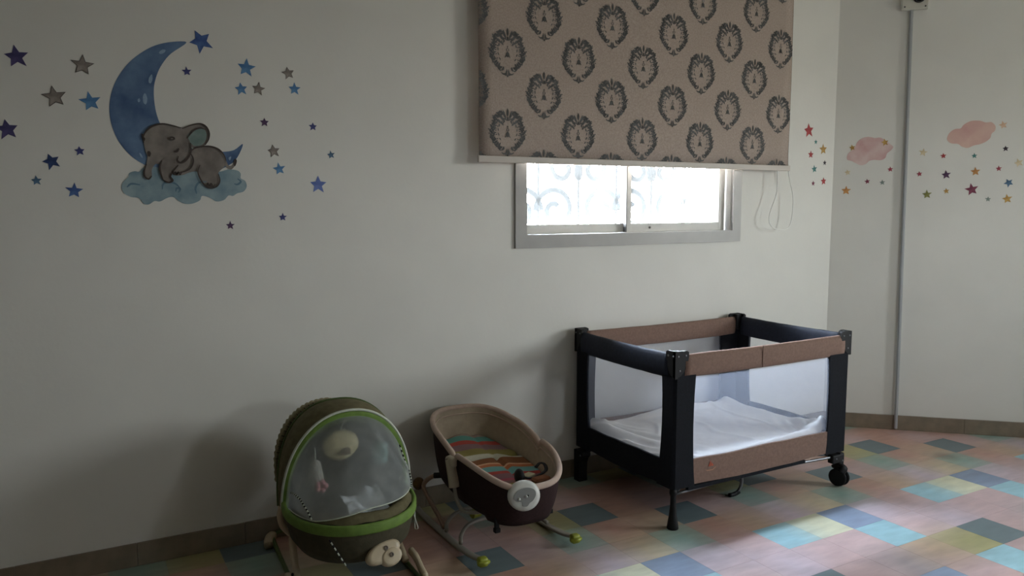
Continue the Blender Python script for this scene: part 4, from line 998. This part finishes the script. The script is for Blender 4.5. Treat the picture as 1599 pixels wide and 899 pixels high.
bm = bmesh.new(); sweep(bm, arcpath(A0, sc_=.985, off=Vector((0, -.012, 0))), rrect(.026, .012, .005, 2), upv=(0, -1, 0)); tag(obj('hood_trim', bm, green, ag, smooth=True), 'lime green hood trim')
bm = bmesh.new(); sweep(bm, arcpath(A0, sc_=1.036, off=Vector((0, -.015, 0))), circ(.0052, .0052, 8), upv=(0, -1, 0)); tag(obj('hood_piping', bm, whitep, ag, smooth=True), 'white hood piping')
bm = bmesh.new(); sweep(bm, arcpath(A2, sc_=1.012), circ(.004, .004, 8), upv=(0, -1, 0)); obj('rear_piping', bm, greent, ag, smooth=True)
# gathered striped pocket edge on the left rear of the hood
sandm = mat('sand_stripe', (150, 142, 112), .85, .1, 60); 
Pp = [A2(t_/60*.44+.05)*1 for t_ in range(61)]; Pp = [Vector((p_.x*(1.0+.05*math.sin(math.pi*i_/60)**.5), p_.y+.026, .3+(p_.z-.3)*.99)) for i_, p_ in enumerate(Pp)]
bm = bmesh.new(); sweep(bm, Pp, lambda t_, i: [(x*(1+.25*math.sin(i*2.1)), y*(1+.15*math.sin(i*2.1))) for x, y in circ(.010*(.3+.7*math.sin(math.pi*t_)**.6), .022*(.3+.7*math.sin(math.pi*t_)**.6), 8)], upv=(0, 0, 1)); tag(obj('gathered_edge', bm, sandm, ag, smooth=True), 'sand coloured gathered edge')
for k in range(10, 52, 3):
    bm = bmesh.new(); t_ = (Pp[k+1]-Pp[k-1]).normalized(); lathe(bm, [(.0115, -.0012), (.0125, 0), (.0115, .0012)], Matrix.Translation(Pp[k]) @ frame_to(t_, (0, 1, .01)) @ Matrix.Diagonal((1.0, 1.9, 1, 1)), 12)
    obj('stripe', bm, olived, ag)
# net
anet = net_mat('fine_white_net', (214, 220, 220), .38, .35)
def netf(u, v):
    a_ = arcpath_fn(u); th = rad(188+u*164); x, y = aplan(th, .985)
    q_ = max(0, min(1, (u-.22)/.3))*min(1, (1-u)/.12); b2 = Vector((x*(1-.03*q_), y*(1-.10*q_), .326+.036*q_))
    p_ = a_.lerp(b2, v)
    bul = math.sin(math.pi*v)*math.sin(math.pi*u)
    p_ += Vector((0, -.055, .02))*bul
    r_ = (.009*math.sin(u*40-v*12+4*nz3((u*3, v*3, 0), 1))*min(1, max(0, (u-.42)*2.4))+.006*nz3((u*9, v*7, 3), 1))*math.sin(math.pi*v)**.7
    return p_+Vector((.3, -1, .4))*r_
def arcpath_fn(u):
    p_ = A0(u); return Vector((p_.x*.975, p_.y-.016, .3+(p_.z-.3)*.972))
bm = bmesh.new(); grid(bm, netf, 90, 44); obj('net_cover', bm, anet, ag, smooth=True)
bm = bmesh.new(); sweep(bm, [netf(k/39, 1) for k in range(40)], circ(.0022, .0022, 6), upv=(0, 0, 1)); obj('net_hem', bm, whitep, ag, smooth=True)
# black and white cords: alternating short pieces joined along the net
def cord(u0, u1, v0, v1, nseg=26):
    for ph, mm, nm in ((0, blackp, 'black'), (1, whitep, 'white')):
        bm = bmesh.new()
        for k in range(ph, nseg, 2):
            P = []
            for q_ in range(3):
                t_ = (k+q_*.5)/nseg; P.append(netf(u0+(u1-u0)*t_, v0+(v1-v0)*t_)+Vector((0, -.003, .001)))
            sweep(bm, P, circ(.0036, .0036, 6))
        tag(obj('cord_thread', bm, mm, ag), nm+' thread of the elastic cord')
cord(.085, .20, .30, .985); cord(.80, .93, .08, .99)
# cord hanging over the tub
bm = bmesh.new(); 
def tubp(th, z, s=1.012): x, y = aplan(rad(th), s); return Vector((x, y, z))
for ph, mm in ((0, blackp), (1, whitep)):
    bm = bmesh.new()
    for k in range(ph, 10, 2):
        a_ = tubp(238+k*1.3, .27-k*.010, 1.01-k*.004); c_ = tubp(238+(k+1)*1.3, .27-(k+1)*.010, 1.01-(k+1)*.004); sweep(bm, [a_, (a_+c_)/2, c_], circ(.0028, .0028, 6))
    obj('cord_thread', bm, mm, ag)
bm = bmesh.new(); tube(bm, [tubp(325, .27), tubp(326, .24)+Vector((.006, -.006, 0)), tubp(328, .21)+Vector((.012, -.004, 0)), tubp(335, .195), tubp(338, .215), tubp(334, .24), tubp(332, .275)], .0022, 6, 6); obj('tie_string', bm, whitep, ag, smooth=True)
# front light/music unit
fd = Vector((.10, -.86, .50)); Mf = Matrix.Translation((.052, -.292, .196)) @ frame_to(fd) @ Matrix.Rotation(rad(16), 4, 'Z')
bm = bmesh.new()
def puck(bm, cx_, cy_, rx, ry, z0, z1, k=28):
    lathe(bm, [(0, z0), (.9, z0), (1, z0+(z1-z0)*.3), (1, z0+(z1-z0)*.6), (.9, z0+(z1-z0)*.92), (.7, z1), (0, z1)], Mf @ Matrix.Translation((cx_, cy_, 0)) @ Matrix.Diagonal((rx, ry, 1, 1)), k)
puck(bm, -.004, .004, .072, .036, -.012, .014); fu = tag(obj('front_unit', bm, cream, ag, smooth=True), 'cream plastic unit on the front')
bm = bmesh.new(); puck(bm, .014, -.024, .044, .032, -.010, .018); obj('lower_lobe', bm, cream, fu, smooth=True)
for q_ in ((.008, .012, .016), (.014, -.018, .020)):
    bm = bmesh.new(); lathe(bm, [(.0085, q_[2]-.004), (.0085, q_[2]+.001), (.006, q_[2]+.002), (.0055, q_[2]-.001), (0, q_[2]-.001)], Mf @ Matrix.Translation((q_[0], q_[1], 0)), 14); obj('button', bm, mat('grey_button', (112, 100, 86), .4), fu)
# frame
for sg in (-1, 1):
    X_ = sg*.225
    bm = bmesh.new(); tube(bm, [(X_, .44, .022), (X_, .3, .014), (X_, .1, .011), (X_, -.1, .011), (X_, -.3, .016), (X_*.98, -.42, .03)], .0095, 6, 8); obj('base_tube', bm, greent, ag, smooth=True)
    bm = bmesh.new(); sweep(bm, catmull([(X_-sg*.005, .462, .022), (X_+sg*.012, .43, .026), (X_+sg*.024, .395, .022), (X_+sg*.026, .37, .018)], 4), rrect(.036, .034, .012, 3), upv=(0, 0, 1)); obj('rear_foot', bm, cream, ag, smooth=True)
    bm = bmesh.new(); sweep(bm, catmull([(sg*.198, .125, .155), (sg*.203, .085, .12), (sg*.21, .0, .065), (sg*.214, -.05, .03)], 5), rrect(.026, .034, .012, 3), upv=(0, 1, 0)); am = obj('support_leg', bm, cream, ag, smooth=True)
    bm = bmesh.new(); lathe(bm, [(0, 0), (.007, 0), (.006, .003), (0, .003)], Matrix.Translation((sg*.214-.014, -.03, .06)) @ frame_to((-.8, -.5, .3)), 10); obj('screw', bm, blackp, am)
    bm = bmesh.new(); sweep(bm, catmull([(sg*.245, -.02, .055), (sg*.25, -.07, .045), (sg*.247, -.14, .026), (sg*.245, -.19, .018)], 5), rrect(.024, .03, .010, 3), upv=(0, 0, 1)); obj('front_foot', bm, cream, ag, smooth=True)
    bm = bmesh.new(); tube(bm, [(sg*.246, .06, .30), (sg*.25, .075, .255), (sg*.235, .1, .2), (sg*.2, .12, .15)], .012, 5, 8); obj('side_strut', bm, cream if sg < 0 else greent, ag, smooth=True)
bm = bmesh.new(); tube(bm, [(-.225, .44, .02), (-.19, .47, .03), (-.08, .475, .034), (.08, .475, .034), (.19, .47, .03), (.225, .44, .02)], .008, 6, 8); obj('rear_cross_tube', bm, greent, ag, smooth=True)
bm = bmesh.new(); tube(bm, [(-.22, -.42, .03), (0, -.46, .034), (.22, -.42, .03)], .008, 6, 8); obj('front_cross_tube', bm, greent, ag, smooth=True)
bm = bmesh.new(); tube(bm, [(-.2, .12, .15), (0, .13, .13), (.2, .12, .15)], .009, 5, 8); obj('under_tube', bm, greent, ag, smooth=True)

# toys under the hood (behind the net)
def AL(x, y, z): v = Matrix.Rotation(ARZ, 4, 'Z') @ Vector((x, y, z)); return Vector((AXc+v.x, AYc+v.y, z))
bm = bmesh.new(); tube(bm, [(-.20, .02, .50), (-.12, .0, .585), (.0, -.01, .625), (.12, .0, .585), (.19, .02, .52)], .006, 6, 8); obj('toy_bar', bm, greent, ag, smooth=True)
t1 = thing('plush_moon_toy', 'round cream plush toy with a smiling face hanging in the middle of the hood', 'toy', AL(-.015, .045, .50))
plc = mat('cream_plush', (206, 196, 152), .95, .08, 60)
bm = bmesh.new(); ell(bm, (0, 0, .015), (.075, .03, .062)); obj('head', bm, plc, t1, smooth=True)
bm = bmesh.new(); ell(bm, (.012, -.032, -.002), (.018, .012, .012)); obj('nose', bm, mat('brown_felt', (112, 92, 70), .9), t1, smooth=True)
bm = bmesh.new(); tube(bm, [(-.02, -.031, -.008), (0, -.034, -.016), (.03, -.032, -.014)], .003, 4, 6); obj('mouth', bm, mat('brown_felt', (0, 0, 0)), t1, smooth=True)
bm = bmesh.new(); tube(bm, [(0, 0, .07), (0, -.03, .105)], .003, 3, 6); obj('hanging_loop', bm, whitep, t1)
t2 = thing('plush_doll_toy', 'small grey and pink plush doll hanging at the left inside the hood', 'toy', AL(-.125, .0, .43))
bm = bmesh.new(); lathe(bm, [(0, -.05), (.034, -.05), (.028, 0), (.02, .045), (0, .055)], None, 16); obj('dress', bm, mat('grey_plush', (176, 176, 168), .95), t2, smooth=True)
bm = bmesh.new()
for k in range(5):
    a = k*72; ell(bm, (.012+.016*math.cos(rad(a)), -.03, -.045+.016*math.sin(rad(a))), (.012, .009, .012), u=10, v=6)
tag(obj('flower', bm, mat('pink_plush', (200, 140, 146), .95), t2, smooth=True), 'pink flower')
bm = bmesh.new(); tube(bm, [(0, 0, .05), (0, 0, .1)], .003, 3, 6); obj('hanging_loop', bm, whitep, t2)
t3 = thing('rattle_toy', 'small teal rattle cylinder hanging at the right inside the hood', 'toy', AL(.135, .02, .47))
bm = bmesh.new(); lathe(bm, [(0, -.04), (.03, -.04), (.034, -.03), (.03, -.02), (.034, 0), (.03, .01), (.034, .03), (.024, .04), (0, .04)], None, 18); obj('body', bm, mat('teal_toy', (96, 136, 134), .6), t3, smooth=True)
bm = bmesh.new(); tube(bm, [(0, 0, .04), (0, 0, .08)], .003, 3, 6); obj('hanging_loop', bm, whitep, t3)
bm = bmesh.new()
def cloth(u, v):
    x = -.03+u*.16+.03*v; y = -.20+v*.20
    return AL(x-.05*v, y, .285+.03*math.sin(u*5+v*3)*.6+.018*nz3((u*5, v*5, 7), 1)+.05*v)
grid(bm, cloth, 26, 26); solid(obj('folded_cloth', bm, mat('white_muslin', (214, 222, 230), .85, .05, 20), smooth=True), .002)
tag(bpy.data.objects['folded_cloth'], 'crumpled white cloth lying inside the net-covered green seat', 'cloth')
